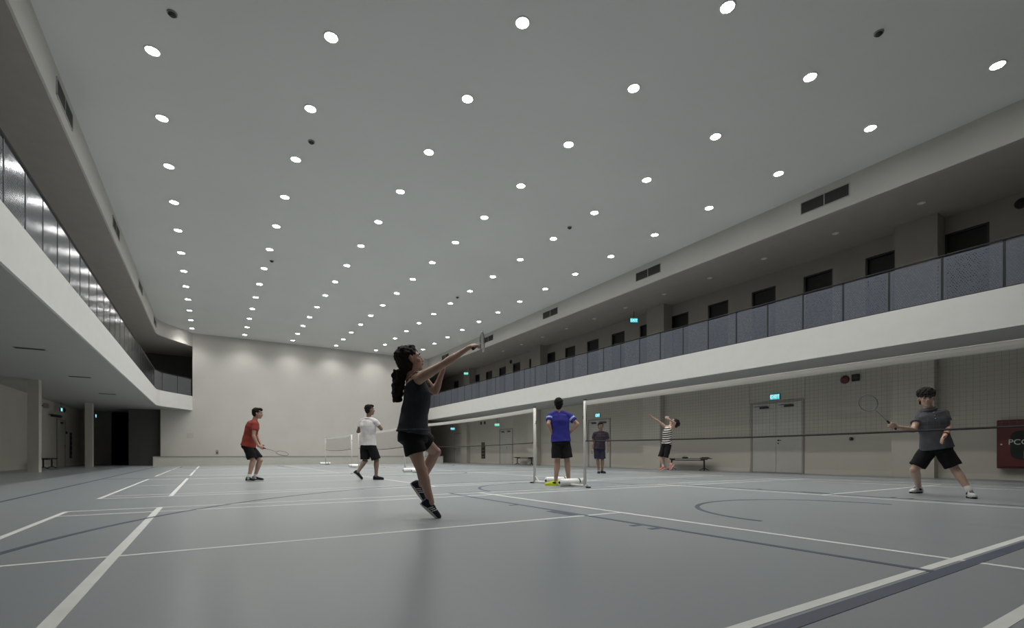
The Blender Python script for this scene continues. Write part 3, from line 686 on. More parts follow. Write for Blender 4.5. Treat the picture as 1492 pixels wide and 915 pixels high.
def lerp(a, b, t): return a + (b-a)*t
class Fig:
    """one person: joints in world metres; body, garments and hair are closed shells fused by remeshing"""
    def __init__(s, d, H, root_px, label, skin, voxel=0.007):
        s.d, s.H, s.vx, s.skin = d, H, voxel, skin
        s.k = H/1.70                                  # girth scale
        s.J = {}; s.bm = bmesh.new()
        r = at(root_px[0], root_px[1], d); r.z = 0
        s.root = empty('person', label, 'person', r)
    def P(s, px, py, dd=0.0): return at(px, py, s.d+dd)
    def set(s, **kw):
        for n, v in kw.items(): s.J[n] = v if isinstance(v, Vector) else s.P(*v)
    # -- head
    def head(s, c, f, up=(0, 1, 0), tilt=None, k=1.0, hair='short', hair_m='hair', mouth=0.0, brow=True):
        f = f.normalized(); u = (up if isinstance(up, Vector) else Vector((0, 0, 1))); sd = u.cross(f).normalized(); u = f.cross(sd).normalized()
        s.hf, s.hu, s.hs, s.hc, s.hk = f, u, sd, c, k
        A = (f, u, sd); Q = lambda a, b, g: c + (f*a + u*b + sd*g)*k
        s.Q = Q; R = lambda *r: tuple(x*k for x in r)
        b = s.bm
        ball(b, Q(-0.012, 0.030, 0), R(0.094, 0.086, 0.075), A, 24, 16)
        ball(b, Q(0.022, -0.035, 0), R(0.066, 0.078, 0.058), A, 24, 16)
        ball(b, Q(0.052, -0.094, 0), R(0.028, 0.022, 0.028), A)
        ball(b, Q(0.010, -0.070, 0.034), R(0.045, 0.032, 0.022), A); ball(b, Q(0.010, -0.070, -0.034), R(0.045, 0.032, 0.022), A)
        ball(b, Q(0.066, 0.024, 0), R(0.020, 0.013, 0.050), A)
        for g in (-1, 1):
            ball(b, Q(0.055, -0.028, 0.036*g), R(0.026, 0.026, 0.022), A)
            ball(b, Q(-0.004, -0.010, 0.077*g), R(0.020, 0.032, 0.009), (f*0.9+sd*0.3*g, u, sd), 12, 8)
            ball(b, Q(0.098, -0.037, 0.010*g), R(0.011, 0.008, 0.009), A, 12, 8)
        tube(b, [Q(0.080, 0.012, 0), Q(0.094, -0.012, 0), Q(0.108, -0.034, 0)], [0.009*k, 0.010*k, 0.011*k], 10)
        ball(b, Q(0.078, -0.064, 0), R(0.014, 0.014, 0.024), A, 12, 8)
        s.face_bits = []
    def face(s):
        Q, k, f, u, sd = s.Q, s.hk, s.hf, s.hu, s.hs; A = (f, u, sd); R = lambda *r: tuple(x*k for x in r)
        for g in (-1, 1):
            o = obj('eye', ball(bmesh.new(), Q(0.079, -0.001, 0.031*g), R(0.009, 0.006, 0.013), A, 12, 8), 'eye_white', s.body, True)
            obj('iris', ball(bmesh.new(), Q(0.0865, -0.001, 0.031*g), R(0.004, 0.007, 0.0085), A, 10, 6), 'eye_dark', s.body, True)
            obj('eyebrow', ball(bmesh.new(), Q(0.085, 0.024, 0.032*g), R(0.008, 0.0048, 0.021), A, 10, 6), 'hair', s.body, True)
        obj('mouth', ball(bmesh.new(), Q(0.0895, -0.063, 0), R(0.007, 0.0065, 0.022), A, 12, 8), 'lip', s.body, True)
    def hair(s, style, m='hair'):
        Q, k, f, u, sd = s.Q, s.hk, s.hf, s.hu, s.hs; A = (f, u, sd); R = lambda *r: tuple(x*k for x in r)
        b = bmesh.new()
        ball(b, Q(-0.026, 0.048, 0), R(0.095, 0.084, 0.083), A, 24, 16)
        ball(b, Q(-0.050, 0.010, 0), R(0.066, 0.085, 0.078), A, 24, 16)
        if style == 'short':
            ball(b, Q(0.030, 0.088, 0), R(0.066, 0.042, 0.068), A); ball(b, Q(0.0, 0.04, 0), R(0.07, 0.07, 0.083), A); ball(b, Q(-0.045, -0.045, 0), R(0.048, 0.045, 0.058), A)
        if style == 'spiky':
            for i in range(26):
                a = random.uniform(-0.9, 0.9); g = random.uniform(-0.9, 0.9)
                p = Q(-0.02+0.07*a, 0.115-0.025*(a*a+g*g), 0.055*g); tube(b, [p, p+(u*0.022+f*0.012*a+sd*0.012*g)*k], [0.014*k, 0.004*k], 6)
            ball(b, Q(-0.05, -0.05, 0), R(0.045, 0.05, 0.058), A)
        if style == 'mop':
            ball(b, Q(-0.005, 0.070, 0), R(0.108, 0.078, 0.098), A, 24, 16)
            for i in range(11):
                g = (i-5)/5; p = Q(0.082-0.03*g*g, 0.075, 0.068*g); tube(b, [p, p+(f*0.020-u*0.035)*k, p+(f*0.012-u*0.062)*k], [0.022*k, 0.019*k, 0.006*k], 7)
            ball(b, Q(-0.05, -0.04, 0), R(0.05, 0.05, 0.068), A)
        if style == 'bob':
            ball(b, Q(-0.055, 0.02, 0), R(0.118, 0.128, 0.115), A, 24, 16)
            for i in range(30):
                a = random.uniform(0, 6.28); z = random.uniform(-0.9, 0.6); rr = math.sqrt(1-z*z)
                p = Q(-0.085+0.10*rr*math.cos(a)*0.9, 0.02+0.12*z, 0.105*rr*math.sin(a)); ball(b, p, 0.026*k, None, 8, 6)
        if style == 'long':
            ball(b, Q(-0.03, 0.05, 0), R(0.106, 0.09, 0.090), A, 24, 16); ball(b, Q(-0.055, -0.01, 0), R(0.076, 0.11, 0.084), A, 24, 16)
            ball(b, Q(0.015, 0.10, 0), R(0.062, 0.032, 0.062), A)
            for i, p in enumerate(s.pony):
                q = s.pony[i+1] if i+1 < len(s.pony) else p + Vector((0, 0, -0.05))
                for j in range(7):
                    a = j*2.4+i; r0 = s.ponyr[i]
                    o_ = cv(math.cos(a)*r0*0.62, 0, math.sin(a)*r0*0.62)
                    tube(b, [p+o_, (p+q)/2+o_*1.3, q+o_*0.9], [r0*0.52, r0*0.46, r0*0.42], 8)
        return remesh('hair', b, 0.0075*k, m, s.body, 1, noise_amp=0.012, noise_sc=42)
    # -- trunk and limbs
    def trunk(s, fac, skin_only=True, fem=False):
        J, k = s.J, s.k; b = s.bm; up = (J['neck']-J['pelvis']).normalized()
        sa = (J['shR']-J['shL']).normalized(); s.sa = sa
        hp = (J['hipR']-J['hipL']).normalized(); s.hp = hp
        pel, nk = J['pelvis'], J['neck']; mid = J.get('waist', lerp(pel, nk, 0.42)); ch = J.get('chest', lerp(pel, nk, 0.74))
        W = (0.150, 0.118, 0.150) if fem else (0.152, 0.135, 0.168)
        pts = [pel-up*0.09*k, pel, mid, ch, lerp(ch, nk, 0.6), nk]
        rad = [(0.11*k, 0.085*k), (W[0]*k, 0.105*k), (W[1]*k, 0.092*k), (W[2]*k, 0.108*k), (0.145*k, 0.085*k), (0.062*k, 0.058*k)]
        s.tr = (pts, rad, sa, hp, up)
        tube(b, pts, rad, 20, side=sa)
        tube(b, [nk-up*0.05, lerp(nk, s.hc-s.hu*0.05-s.hf*0.02, 0.5), s.hc-s.hu*0.03-s.hf*0.022], [0.062*k, 0.052*k, 0.054*k], 16)
        for x in 'RL':
            sh = J['sh'+x]; caps(b, lerp(nk, sh, 0.25)-up*0.028, sh-up*0.006, 0.052*k, 0.052*k)
            caps(b, sh, J['el'+x], 0.050*k, 0.036*k, bulge=0.006*k)
            caps(b, J['el'+x], J['wr'+x], 0.037*k, 0.024*k, bulge=0.007*k, bt=0.25)
            caps(b, J['hip'+x], J['kn'+x], 0.085*k, 0.052*k, bulge=0.006*k)
            kn, an = J['kn'+x], J['an'+x]
            ball(b, kn + s.kneef(x)*0.012, 0.052*k, None, 14, 10)
            caps(b, kn, an, 0.052*k, 0.035*k, bulge=0.009*k, bt=0.3)
            d = (an-kn).normalized(); back = -(s.kneef(x)); ball(b, lerp(kn, an, 0.3)+back*0.016*k, (0.042*k, 0.09*k, 0.047*k), (back, -d, d.cross(back).normalized()), 14, 10)
    def kneef(s, x):
        J = s.J; d = (J['an'+x]-J['kn'+x]).normalized(); f = s.ff[x]; f = f - d*f.dot(d); return f.normalized()
    def hand(s, x, fwd, palm, curl=0.5, spread=1.0, k=None):
        """fwd: where the hand points; palm: the way the palm faces; five fingers rooted in the palm"""
        k = k or s.k; w_ = s.J['wr'+x]; fwd = fwd.normalized(); palm = (palm - fwd*palm.dot(fwd)).normalized(); side = fwd.cross(palm).normalized()
        if x == 'L': side = -side
        b = s.bm                                     # side points to the thumb
        pc = w_ + fwd*0.055*k
        ball(b, pc, (0.052*k, 0.017*k, 0.040*k), (fwd, palm, side), 16, 10)
        caps(b, w_-fwd*0.01, w_+fwd*0.03*k, 0.024*k, 0.023*k)
        for i, (o_, ln) in enumerate(((0.030, 0.070), (0.010, 0.080), (-0.010, 0.074), (-0.029, 0.058))):
            p = w_ + fwd*0.085*k + side*o_*k*1.05; d = (fwd + side*o_*3.0*spread).normalized(); q = [p - fwd*0.02*k]; a = curl
            q.append(p)
            for j, fr in enumerate((0.45, 0.32, 0.23)):
                ang = a*(j+0.6); dd = d*math.cos(ang)+palm*math.sin(ang); p = p + dd*ln*k*fr*1.0; q.append(p)
            tube(b, q, [0.0095*k, 0.0095*k, 0.0088*k, 0.008*k, 0.006*k], 8)
        p = w_ + fwd*0.035*k + side*0.030*k
        d1 = (fwd*0.6+side*0.8+palm*0.3*curl).normalized(); d2 = (fwd*0.85+side*0.35+palm*curl).normalized()
        tube(b, [p-d1*0.015*k, p+d1*0.028*k, p+d1*0.028*k+d2*0.030*k, p+d1*0.028*k+d2*0.045*k], [0.012*k, 0.011*k, 0.0095*k, 0.006*k], 8)
        return w_ + fwd*0.075*k + palm*0.022*k       # centre of a gripped handle
    def finish(s):
        for x in 'RL':                               # foot cores inside the shoes
            a = s.J['an'+x]; f = s.ff[x]; u = s.fu[x]
            caps(s.bm, a, a - u*0.045 + f*0.04, 0.032*s.k, 0.026*s.k); 
        s.body = remesh('body', s.bm, s.vx, s.skin, s.root, 3)
        s.face()
    def shirt(s, m, sleeve=0.5, hem=0.06, grow=0.016, neckline=0.0, flare=0.0, name='shirt', collar=None, fold=0.010):
        pts, rad, sa, hp, up = s.tr; k = s.k; b = bmesh.new()
        g = lambda i, e=0: (rad[i][0]+grow+e, rad[i][1]+grow+e)
        P = [pts[1]-up*hem, pts[1], pts[2], pts[3], pts[4], pts[5]-up*(0.012+neckline)]
        R = [tuple(v+flare+0.022 for v in g(1)), tuple(v+flare*0.7+0.014 for v in g(1)), g(2, 0.010+flare*0.3), g(3, 0.003), g(4, 0.0), (0.078*k, 0.07*k)]
        tube(b, P, R, 24, side=sa)
        if sleeve:
            for x in 'RL':
                sh, el = s.J['sh'+x], s.J['el'+x]; nk = s.J['neck']
                caps(b, lerp(nk, sh, 0.2)-up*0.014, sh-up*0.004, 0.068*k, 0.066*k)
                e = lerp(sh, el, sleeve); d = (el-sh).normalized()
                tube(b, [sh-d*0.05, sh-d*0.03, sh, lerp(sh, e, 0.5), e], [0.03*k, 0.050*k, 0.066*k, 0.066*k, (0.066)*k], 18)
        o = remesh(name, b, s.vx, m, s.root, 3, noise_amp=fold, noise_sc=9)
        if collar:
            c = s.J['neck']; n = bmesh.new(); d = (s.hc-c).normalized()
            tube(n, [c-up*0.02, c+up*0.002, c+up*0.022], [0.085*k, 0.076*k, 0.068*k], 20); cc = obj('collar', n, collar, o, True)
        return o
    def shorts(s, m, frac=0.75, wide=0.035, grow=0.008, name='shorts', waist=0.03, end=None):
        pts, rad, sa, hp, up = s.tr; k = s.k; b = bmesh.new(); pel = pts[1]
        tube(b, [pel+up*waist, pel+up*0.01, pel-up*0.07, pel-up*0.12*k], [(rad[1][0]+grow-0.006, rad[1][1]+grow-0.004), (rad[1][0]+grow+0.004, rad[1][1]+grow), (rad[1][0]+grow+0.006, rad[1][1]+grow+0.012), (0.10*k, 0.085*k)], 24, side=hp)
        for x in 'RL':
            h, kn = s.J['hip'+x], s.J['kn'+x]; e = lerp(h, kn, frac); d = (kn-h).normalized()
            r1 = end if end else lerp(0.085, 0.055, min(frac, 1))*k+wide
            tube(b, [h-d*0.03, h, lerp(h, e, 0.35), lerp(h, e, 0.75), e], [0.07*k, (0.098*k), lerp(0.102*k, r1, 0.4), lerp(0.10*k, r1, 0.8), r1], 20)
        return remesh(name, b, s.vx, m, s.root, 3, noise_amp=0.010, noise_sc=10)
    def shoe(s, x, m, sole='sole', sock=None, L_=0.265, stripes=0, sock_h=0.06, patch=None):
        a = s.J['an'+x]; f = s.ff[x]; u = s.fu[x]; sd = f.cross(u).normalized(); k = L_/0.265; A = lambda p, q, r=0: a + f*p*k + u*q*k + sd*r*k
        hz = -0.085                                  # sole level below the ankle
        b = bmesh.new(); P = [-0.072, -0.066, -0.045, 0.0, 0.05, 0.10, 0.15, 0.178, 0.192]; W_ = [0.010, 0.026, 0.034, 0.034, 0.040, 0.047, 0.042, 0.027, 0.008]; T = [0.018, 0.06, 0.082, 0.080, 0.066, 0.050, 0.040, 0.030, 0.014]
        n = 14; rings = []
        for p, wd, t in zip(P, W_, T):
            R = []
            for i in range(n):
                an = 2*math.pi*i/n; cy, cz = math.cos(an), math.sin(an); h = hz+0.022 + (t*max(cz, 0)**0.8 if cz > 0 else 0.010*cz)
                R.append(b.verts.new(A(p, h, wd*(abs(cy)**0.75)*(1 if cy > 0 else -1))))
            rings.append(R)
        for i in range(len(rings)-1):
            for j in range(n): b.faces.new((rings[i][j], rings[i][(j+1) % n], rings[i+1][(j+1) % n], rings[i+1][j]))
        b.faces.new(rings[0]); b.faces.new(rings[-1]); bmesh.ops.recalc_face_normals(b, faces=b.faces)
        sh = obj('shoe', b, m, s.root, True)
        b = bmesh.new(); out = []
        for i in range(28):
            t = 2*math.pi*i/28; px_ = 0.060 + 0.136*math.cos(t); wd = 0.050*math.sin(t)*(0.86 if px_ < 0.04 else 1.0); out.append((px_, wd))
        lo_ = [b.verts.new(A(p, hz, w2)) for p, w2 in out]; hi = [b.verts.new(A(p, hz+0.024, w2*0.97)) for p, w2 in out]
        b.faces.new(lo_); b.faces.new(hi[::-1])
        for i in range(28): b.faces.new((lo_[i], lo_[(i+1) % 28], hi[(i+1) % 28], hi[i]))
        bmesh.ops.recalc_face_normals(b, faces=b.faces); obj('sole', b, sole, sh)
        tube_ = bmesh.new(); tube(tube_, [A(0.062, hz+0.085, -0.02), A(0.066, hz+0.092, 0), A(0.062, hz+0.085, 0.02)], 0.004, 6); tube(tube_, [A(0.088, hz+0.074, -0.022), A(0.092, hz+0.08, 0), A(0.088, hz+0.074, 0.022)], 0.004, 6)
        obj('lace', tube_, 'sock' if m != 'shoe_white' else 'shoe_black', sh)['kind'] = 'stuff'
        for j in range(stripes):
            for g in (-1, 1):
                p = 0.015+0.024*j; q = bmesh.new(); tube(q, [A(p-0.006, hz+0.030, g*0.0415), A(p+0.010, hz+0.052, g*0.038), A(p+0.024, hz+0.070, g*0.0285)], 0.0045, 6); obj('stripe', q, 'sole', sh)
        if patch:
            for g in (-1, 1):
                q = bmesh.new(); ball(q, A(0.02, hz+0.055, g*0.033), (0.04, 0.018, 0.007), (f, u, sd), 10, 8); obj('side_panel', q, patch, sh, True)
        if sock:
            d = (s.J['kn'+x]-a).normalized(); b = bmesh.new(); r = 0.037*s.k; tube(b, [a-u*0.03, a+d*0.01, a+d*sock_h], [r*1.05, r, r*1.04], 14); obj('sock', b, sock, s.root, True)
    def feet(s, **kw):
        s.ff, s.fu = {}, {}
        for x in 'RL':
            f, u = kw[x]; f = f.normalized(); u = (u - f*u.dot(f)).normalized(); s.ff[x] = f; s.fu[x] = u
UP = Vector((0, 0, 1))

def racket(label, grip, d, n, m='racket', group=None):
    """grip: middle of the handle; d: direction to the head; n: normal of the string bed"""
    d = d.normalized(); n = (n - d*n.dot(d)).normalized(); s_ = d.cross(n)
    g0 = grip - d*0.085; t = empty('badminton_racket', label, 'racket', g0)
    b = bmesh.new(); tube(b, [g0, g0+d*0.006, g0+d*0.02, g0+d*0.165, g0+d*0.18], [0.012, 0.016, 0.0135, 0.0125, 0.008], 12); obj('grip', b, 'grip', t, True)
    b = bmesh.new(); tube(b, [g0+d*0.175, g0+d*0.415], 0.0038, 8); obj('shaft', b, m, t, True)
    c = g0 + d*0.540; ra, rb = 0.126, 0.101
    b = bmesh.new(); n_ = 40; P = [c + d*ra*math.cos(2*math.pi*i/n_) + s_*rb*math.sin(2*math.pi*i/n_) for i in range(n_+1)]
    tube(b, P, 0.0055, 8, cap=False); bmesh.ops.remove_doubles(b, verts=b.verts, dist=0.0004); fr = obj('frame', b, m, t, True)
    b = bmesh.new(); tube(b, [g0+d*0.39, g0+d*0.425], [0.006, 0.009], 8); obj('throat', b, 'string', t)
    b = bmesh.new()
    for i in range(-9, 10):
        y = i*0.0102; h = ra*math.sqrt(max(0, 1-(y/rb)**2)); tube(b, [c+s_*y-d*h, c+s_*y+d*h], 0.0006, 3)
    for i in range(-10, 11):
        y = i*0.0115; h = rb*math.sqrt(max(0, 1-(y/ra)**2)); tube(b, [c+d*y-s_*h, c+d*y+s_*h], 0.0006, 3)
    obj('strings', b, 'string', t)['kind'] = 'stuff'
    return t

# ---- jumping woman in the foreground
F_ = Fig(4.45, 1.58, (610, 752), 'woman in black tank top and shorts, leaping with one arm stretched up', 'skin', 0.0055)
F_.head(F_.P(598.5, 524.5), cv(0.90, 0.30, 0.28), up=cv(-0.32, 1.0, 0), k=1.03)
F_.set(neck=(600, 548), pelvis=(601, 632), waist=(604, 603), chest=(608, 574), shR=(610, 552, -0.13), shL=(614, 551, 0.16), elR=(649, 529, -0.10), wrR=(682, 507, -0.02),
       elL=(634, 571, 0.22), wrL=(645, 541, 0.20), hipR=(598, 636, -0.08), hipL=(607, 634, 0.09), knR=(614, 685, -0.06), anR=(628, 732, -0.04), knL=(634, 658, 0.26), anL=(612, 706, 0.36))
F_.feet(R=(cv(0.62, -0.62, 0.35), cv(0.70, 0.85, 0)), L=(cv(0.55, -0.85, 0.2), cv(0.75, 0.6, 0.1)))
F_.trunk(0, fem=True)
g = F_.hand('R', cv(0.70, 0.42, 0.45), cv(0.3, -0.6, 0.5), 0.75)
F_.hand('L', cv(0.25, 0.9, 0.1), cv(0.9, -0.2, 0.3), 0.35)
F_.finish()
F_.pony = [F_.P(583, 540, -0.02), F_.P(581, 556, -0.02), F_.P(579.5, 568, -0.03), F_.P(578.5, 578, -0.03)]; F_.ponyr = [0.058, 0.052, 0.046, 0.036]
F_.hair('long', 'hair_brown')
top = F_.shirt('c_charcoal', 0, -0.03, 0.022, name='tank_top', neckline=0.085, flare=0.02)
for x in 'RL':
    b = bmesh.new(); J = F_.J; mid = lerp(J['neck'], J['sh'+x], 0.62); upv = F_.tr[4]
    fr = F_.sa.cross(upv).normalized(); c0 = lerp(F_.tr[0][3], J['sh'+x], 0.45)
    tube(b, [c0+fr*0.105, lerp(c0, mid, 0.7)+fr*0.085, mid+upv*0.052, lerp(c0, mid, 0.7)-fr*0.085, c0-fr*0.105], [(0.013, 0.004)]*5, 8); obj('shoulder_strap', b, 'c_charcoal', top, True)
F_.shorts('c_black', 0.50, 0.034, 0.026, waist=0.09)
F_.shoe('R', 'shoe_navy', stripes=3, L_=0.24); F_.shoe('L', 'shoe_navy', stripes=3, L_=0.24)
racket('thin framed racket in the raised hand of the jumping woman', g, cv(0.10, 0.33, 0.94), cv(0.99, 0.0, -0.1), 'racket_grey')

# ---- man in the red shirt
F_ = Fig(10.75, 1.68, (368, 701), 'man in red shirt and black shorts, crouching with a racket held low', 'skin')
F_.head(F_.P(375.5, 602.5), cv(0.95, -0.02, 0.25), up=UP, k=1.0)
F_.set(neck=(370.5, 612.5), pelvis=(362, 648), waist=(364, 635), chest=(368, 622), shR=(371, 618, -0.17), shL=(372, 617.5, 0.17), elR=(369.5, 635, -0.23), wrR=(376, 649, -0.20),
       elL=(374, 634, 0.23), wrL=(380, 648, 0.12), hipR=(361, 651, -0.09), hipL=(363, 650.5, 0.09), knR=(368.5, 671, -0.08), anR=(362.5, 694.8, -0.15), knL=(378.5, 671, 0.12), anL=(371.5, 694.0, 0.12))
for x in 'RL': F_.J['an'+x].z = 0.086
F_.feet(R=(cv(0.95, 0, -0.25), UP), L=(cv(0.97, 0, 0.05), UP))
F_.trunk(0)
g = F_.hand('R', cv(0.8, -0.45, 0.25), cv(0.1, -0.5, 0.8), 0.95)
F_.hand('L', cv(0.6, -0.7, -0.1), cv(0.1, 0, -1), 0.5)
F_.finish(); F_.hair('short'); F_.shirt('c_red', 0.52, 0.03, 0.034); F_.shorts('c_black', 0.86, 0.045, 0.018)
for x in 'RL': F_.shoe(x, 'shoe_black', sock='sock', patch='shoe_white', sock_h=0.07)
racket('dark racket held low and level by the man in red', g, cv(0.90, -0.27, 0.12), cv(0.12, 0.95, -0.35))

# ---- man in the white polo
F_ = Fig(11.3, 1.78, (540, 698), 'man in white polo and black shorts stepping away, seen from behind', 'skin_tan')
F_.head(F_.P(539, 597.5), cv(0.80, 0.08, 0.50), up=cv(-0.18, 1, 0), k=1.02)
F_.set(neck=(537, 609.5), pelvis=(536.5, 647), waist=(536.5, 634), chest=(536, 621), shL=(527, 614.5, 0.06), shR=(546.5, 614.5, -0.04), elL=(521.8, 629, 0.05), wrL=(526.5, 624, 0.28), elR=(555.5, 625, 0.02), wrR=(549, 617, 0.24),
       hipL=(531.5, 650, 0.04), hipR=(541.5, 650, -0.02), knL=(532.0, 671, 0.06), anL=(521.5, 687.5, -0.1), knR=(548.5, 671, 0.05), anR=(548, 692.5, 0.0))
F_.J['anR'].z = 0.087
F_.feet(R=(cv(0.93, 0, -0.18), UP), L=(cv(0.62, -0.55, 0.1), cv(0.7, 0.75, 0)))
F_.trunk(0); F_.hand('L', cv(0.3, 0.5, 0.6), cv(0.8, 0, -0.5), 0.6); F_.hand('R', cv(-0.3, 0.6, 0.6), cv(-0.8, 0, 0.2), 0.6)
F_.finish(); F_.hair('short'); F_.shirt('c_white', 0.55, 0.03, 0.026, collar='c_white'); F_.shorts('c_black', 0.92, 0.05, 0.018)
F_.shoe('R', 'shoe_black', sole='shoe_black'); F_.shoe('L', 'shoe_black')

# ---- man in blue, back to the camera
F_ = Fig(9.15, 1.70, (817, 708), 'man in royal blue jersey standing with hands on hips, back to the camera', 'skin')
F_.head(F_.P(813.5, 589.5), cv(-0.05, 0, 1), up=UP, k=1.0)
F_.set(neck=(814.5, 601), pelvis=(817, 641), waist=(816.5, 627), chest=(815, 613), shL=(802.5, 606, 0.02), shR=(829, 606, 0.0), elL=(799, 617.5, -0.08), wrL=(804.5, 631.5, -0.02), elR=(841.5, 618, -0.05), wrR=(829.5, 631.5, 0.02),
       hipL=(811.3, 644, 0), hipR=(823, 644, 0), knL=(812.3, 673, 0.0), anL=(809.5, 700.5, 0.02), knR=(826.3, 673, 0.0), anR=(828.5, 700.5, 0.08))
for x in 'RL': F_.J['an'+x].z = 0.087
F_.feet(L=(cv(-0.95, 0, 0.25), UP), R=(cv(0.35, 0, 0.9), UP))
F_.trunk(0); F_.hand('L', cv(0.55, -0.6, 0.5), cv(0.7, 0, 0.2), 0.35); F_.hand('R', cv(-0.55, -0.6, 0.5), cv(-0.7, 0, 0.2), 0.35)
F_.ff = {'L': cv(-0.2, 0, 1), 'R': cv(0.2, 0, 1)}
F_.feet(L=(cv(-0.95, 0, 0.25), UP), R=(cv(0.35, 0, 0.9), UP))
F_.finish(); F_.hair('spiky'); sh = F_.shirt('c_blue', 0.62, 0.03, 0.022); F_.shorts('c_black', 0.80, 0.055, 0.022)
for x in 'RL':
    a, b_ = F_.J['sh'+x], F_.J['el'+x]; d = (b_-a).normalized(); q = bmesh.new(); p = lerp(a, b_, 0.36)
    tube(q, [p-d*0.022, p-d*0.018, p+d*0.012, p+d*0.016], [0.066, 0.0705, 0.0705, 0.066], 20); obj('sleeve_print', q, 'c_lblue', sh, True)
F_.shoe('L', 'shoe_neon', sole='shoe_neon', patch='shoe_black', L_=0.28); F_.shoe('R', 'shoe_neon', sole='shoe_neon', patch='shoe_black', L_=0.28)

# ---- man in dark clothes by the far door
F_ = Fig(15.2, 1.66, (875, 689), 'man in dark plum polo and navy shorts standing by the far door', 'skin_tan', 0.008)
F_.head(F_.P(875.2, 621.3), cv(-0.05, 0, -1), up=UP, k=1.08)
F_.set(neck=(875.2, 629.5), pelvis=(873.3, 652.5), waist=(874, 645), chest=(874.8, 637), shR=(866.8, 632, 0), shL=(883.8, 632, 0), elR=(863.5, 645, 0.02), wrR=(862, 654.5, -0.06), elL=(886.3, 644.5, 0.02), wrL=(885.7, 653.5, -0.06),
       hipR=(869.5, 655, 0), hipL=(877, 655, 0), knR=(871, 670.5, -0.02), anR=(872.2, 685, 0), knL=(877.7, 670.5, -0.02), anL=(877.4, 685, 0.0))
for x in 'RL': F_.J['an'+x].z = 0.087
F_.feet(R=(cv(-0.15, 0, -1), UP), L=(cv(0.35, 0, -0.95), UP))
F_.trunk(0); F_.hand('R', cv(-0.05, -1, -0.2), cv(1, 0, 0.2), 0.4); F_.hand('L', cv(0, -1, -0.2), cv(-1, 0, 0.2), 0.4)
F_.finish(); F_.hair('short'); sh = F_.shirt('c_plum', 0.62, 0.05, 0.024, collar='c_plum'); F_.shorts('c_navy', 0.86, 0.05, 0.02)
q = bmesh.new(); ball(q, F_.P(879, 634.5, -0.135), (0.022, 0.006, 0.008), (LX, DX, UP), 10, 6); obj('chest_emblem', q, 'c_red', sh)
for x in 'RL': F_.shoe(x, 'shoe_navy', sole='shoe_black')

# ---- woman in the striped top, jumping
F_ = Fig(14.3, 1.60, (969, 687), 'person in striped sleeveless top and coral shoes, leaping and leaning back', 'skin_pale', 0.0075)
F_.head(F_.P(981.3, 615.2), cv(-0.72, 0.66, 0.1), up=cv(0.6, 0.75, 0), k=1.0)
F_.set(neck=(975.8, 620.5), pelvis=(971.3, 646), waist=(971.8, 638.5), chest=(972.5, 630.5), shR=(969.5, 622, 0.13), shL=(979.5, 624.8, -0.15), elR=(959.5, 613.8, 0.10), wrR=(950.5, 608, 0.05), elL=(983.2, 616.5, -0.36), wrL=(975, 611, -0.46),
       hipR=(969, 648, 0.07), hipL=(974, 648, -0.07), knR=(962.6, 664, 0.05), anR=(966.3, 679.5, 0.05), knL=(970.5, 665, -0.08), anL=(977.3, 676.5, -0.05))
F_.feet(R=(cv(-0.85, -0.35, 0.0), cv(-0.35, 0.9, 0)), L=(cv(0.15, -0.95, 0.1), cv(-0.9, 0.1, 0)))
F_.feet(R=(cv(-0.85, -0.35, -0.1), cv(-0.35, 0.9, 0)), L=(cv(-0.55, -0.75, -0.2), cv(-0.8, 0.55, 0)))
F_.trunk(0, fem=True); F_.hand('R', cv(-0.75, 0.55, -0.05), cv(0.5, 0.6, 0.4), 0.3); F_.hand('L', cv(-0.7, 0.5, 0.3), cv(0, 0.2, 1), 0.5)
F_.finish(); F_.hair('bob'); F_.shirt('c_stripe', 0, 0.02, 0.016, name='striped_top', neckline=0.03)
F_.shorts('c_black', 1.1, 0.022, 0.014, name='leggings')
F_.shoe('R', 'shoe_red', sock='sock', sock_h=0.16, L_=0.25); F_.shoe('L', 'shoe_red', sock='sock', sock_h=0.16, L_=0.25)

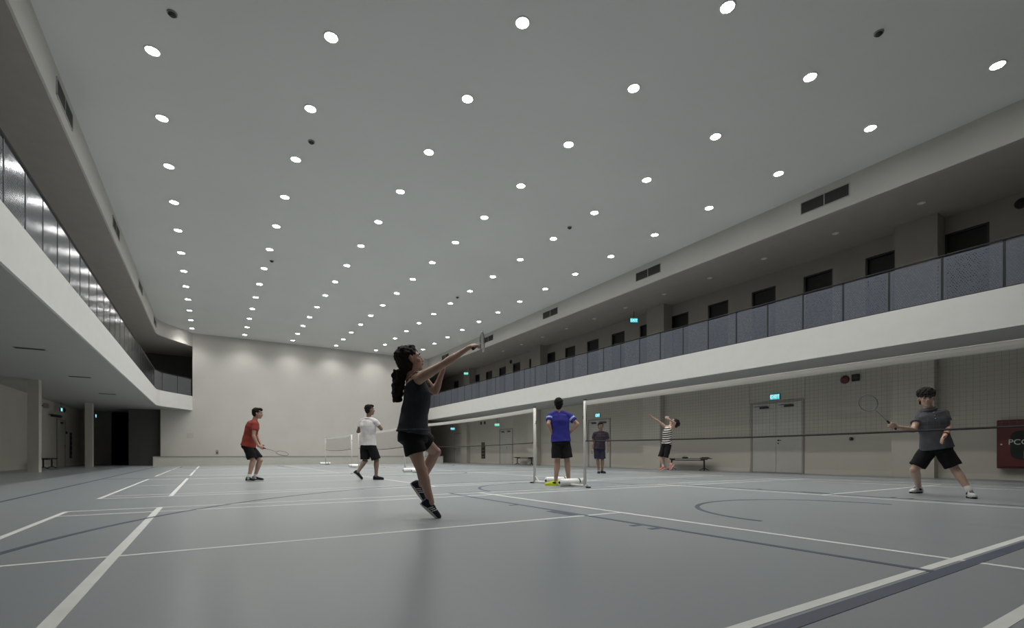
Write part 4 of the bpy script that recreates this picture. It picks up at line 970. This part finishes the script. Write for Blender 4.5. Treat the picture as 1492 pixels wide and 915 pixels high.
# ---- player in the grey polo at the right
F_ = Fig(6.85, 1.72, (1365, 722), 'man in grey polo and black shorts lunging with a racket held out', 'skin_pale', 0.0065)
F_.head(F_.P(1349.5, 580.5), cv(-0.50, -0.02, -0.82), up=cv(-0.05, 1, 0), k=1.09)
F_.set(neck=(1354, 596.5), pelvis=(1364, 649), waist=(1361.5, 630), chest=(1358.5, 612), shR=(1340.5, 604, 0.10), shL=(1374.5, 602, 0.04), elR=(1330.5, 627, -0.02), wrR=(1305.5, 622, -0.20),
       elL=(1382.5, 622, -0.06), wrL=(1376.5, 635.5, -0.27), hipR=(1354, 654, 0.04), hipL=(1373, 654, -0.04), knR=(1333, 684, 0.10), anR=(1339.5, 709, 0.42), knL=(1392, 684.5, -0.12), anL=(1412, 715, -0.33))
a = fl(1338.5, 718.2); F_.J['anR'] = Vector((a.x, a.y, 0.087)); a = fl(1413, 725.2); F_.J['anL'] = Vector((a.x, a.y, 0.087))
F_.feet(R=(cv(-0.9, 0, -0.35), UP), L=(cv(-0.5, 0, -0.85), UP))
F_.trunk(0)
g = F_.hand('R', cv(-0.85, 0.15, -0.5), cv(-0.3, 0.4, 0.85), 0.95)
F_.hand('L', cv(-0.75, -0.45, -0.35), cv(0.3, -0.2, -0.3), 0.55)
F_.finish(); F_.hair('mop'); sh = F_.shirt('c_grey', 0.58, 0.045, 0.026, collar='c_grey'); F_.shorts('c_black', 0.84, 0.044, 0.016)
q = bmesh.new(); a, b_ = F_.J['elL'], F_.J['wrL']; p = lerp(a, b_, 0.80); d = (b_-a).normalized(); tube(q, [p-d*0.02, p+d*0.02], 0.032, 14); obj('wristband', q, 'band', F_.body, True)
q = bmesh.new()
for k_ in range(3): ball(q, lerp(F_.J['neck'], F_.J['chest'], 0.35+0.28*k_) - DX*0.118 - LX*0.055, 0.006, None, 8, 6)
obj('button', q, 'sole', sh)['kind'] = 'stuff'
for x in 'RL': F_.shoe(x, 'shoe_white', sole='shoe_black', sock='sock', sock_h=0.075, L_=0.28, patch='shoe_black')
racket('racket held up at arm length by the man in the grey polo', g, cv(-0.70, 0.62, -0.05), cv(0.30, 0.25, 0.9), 'racket_grey')
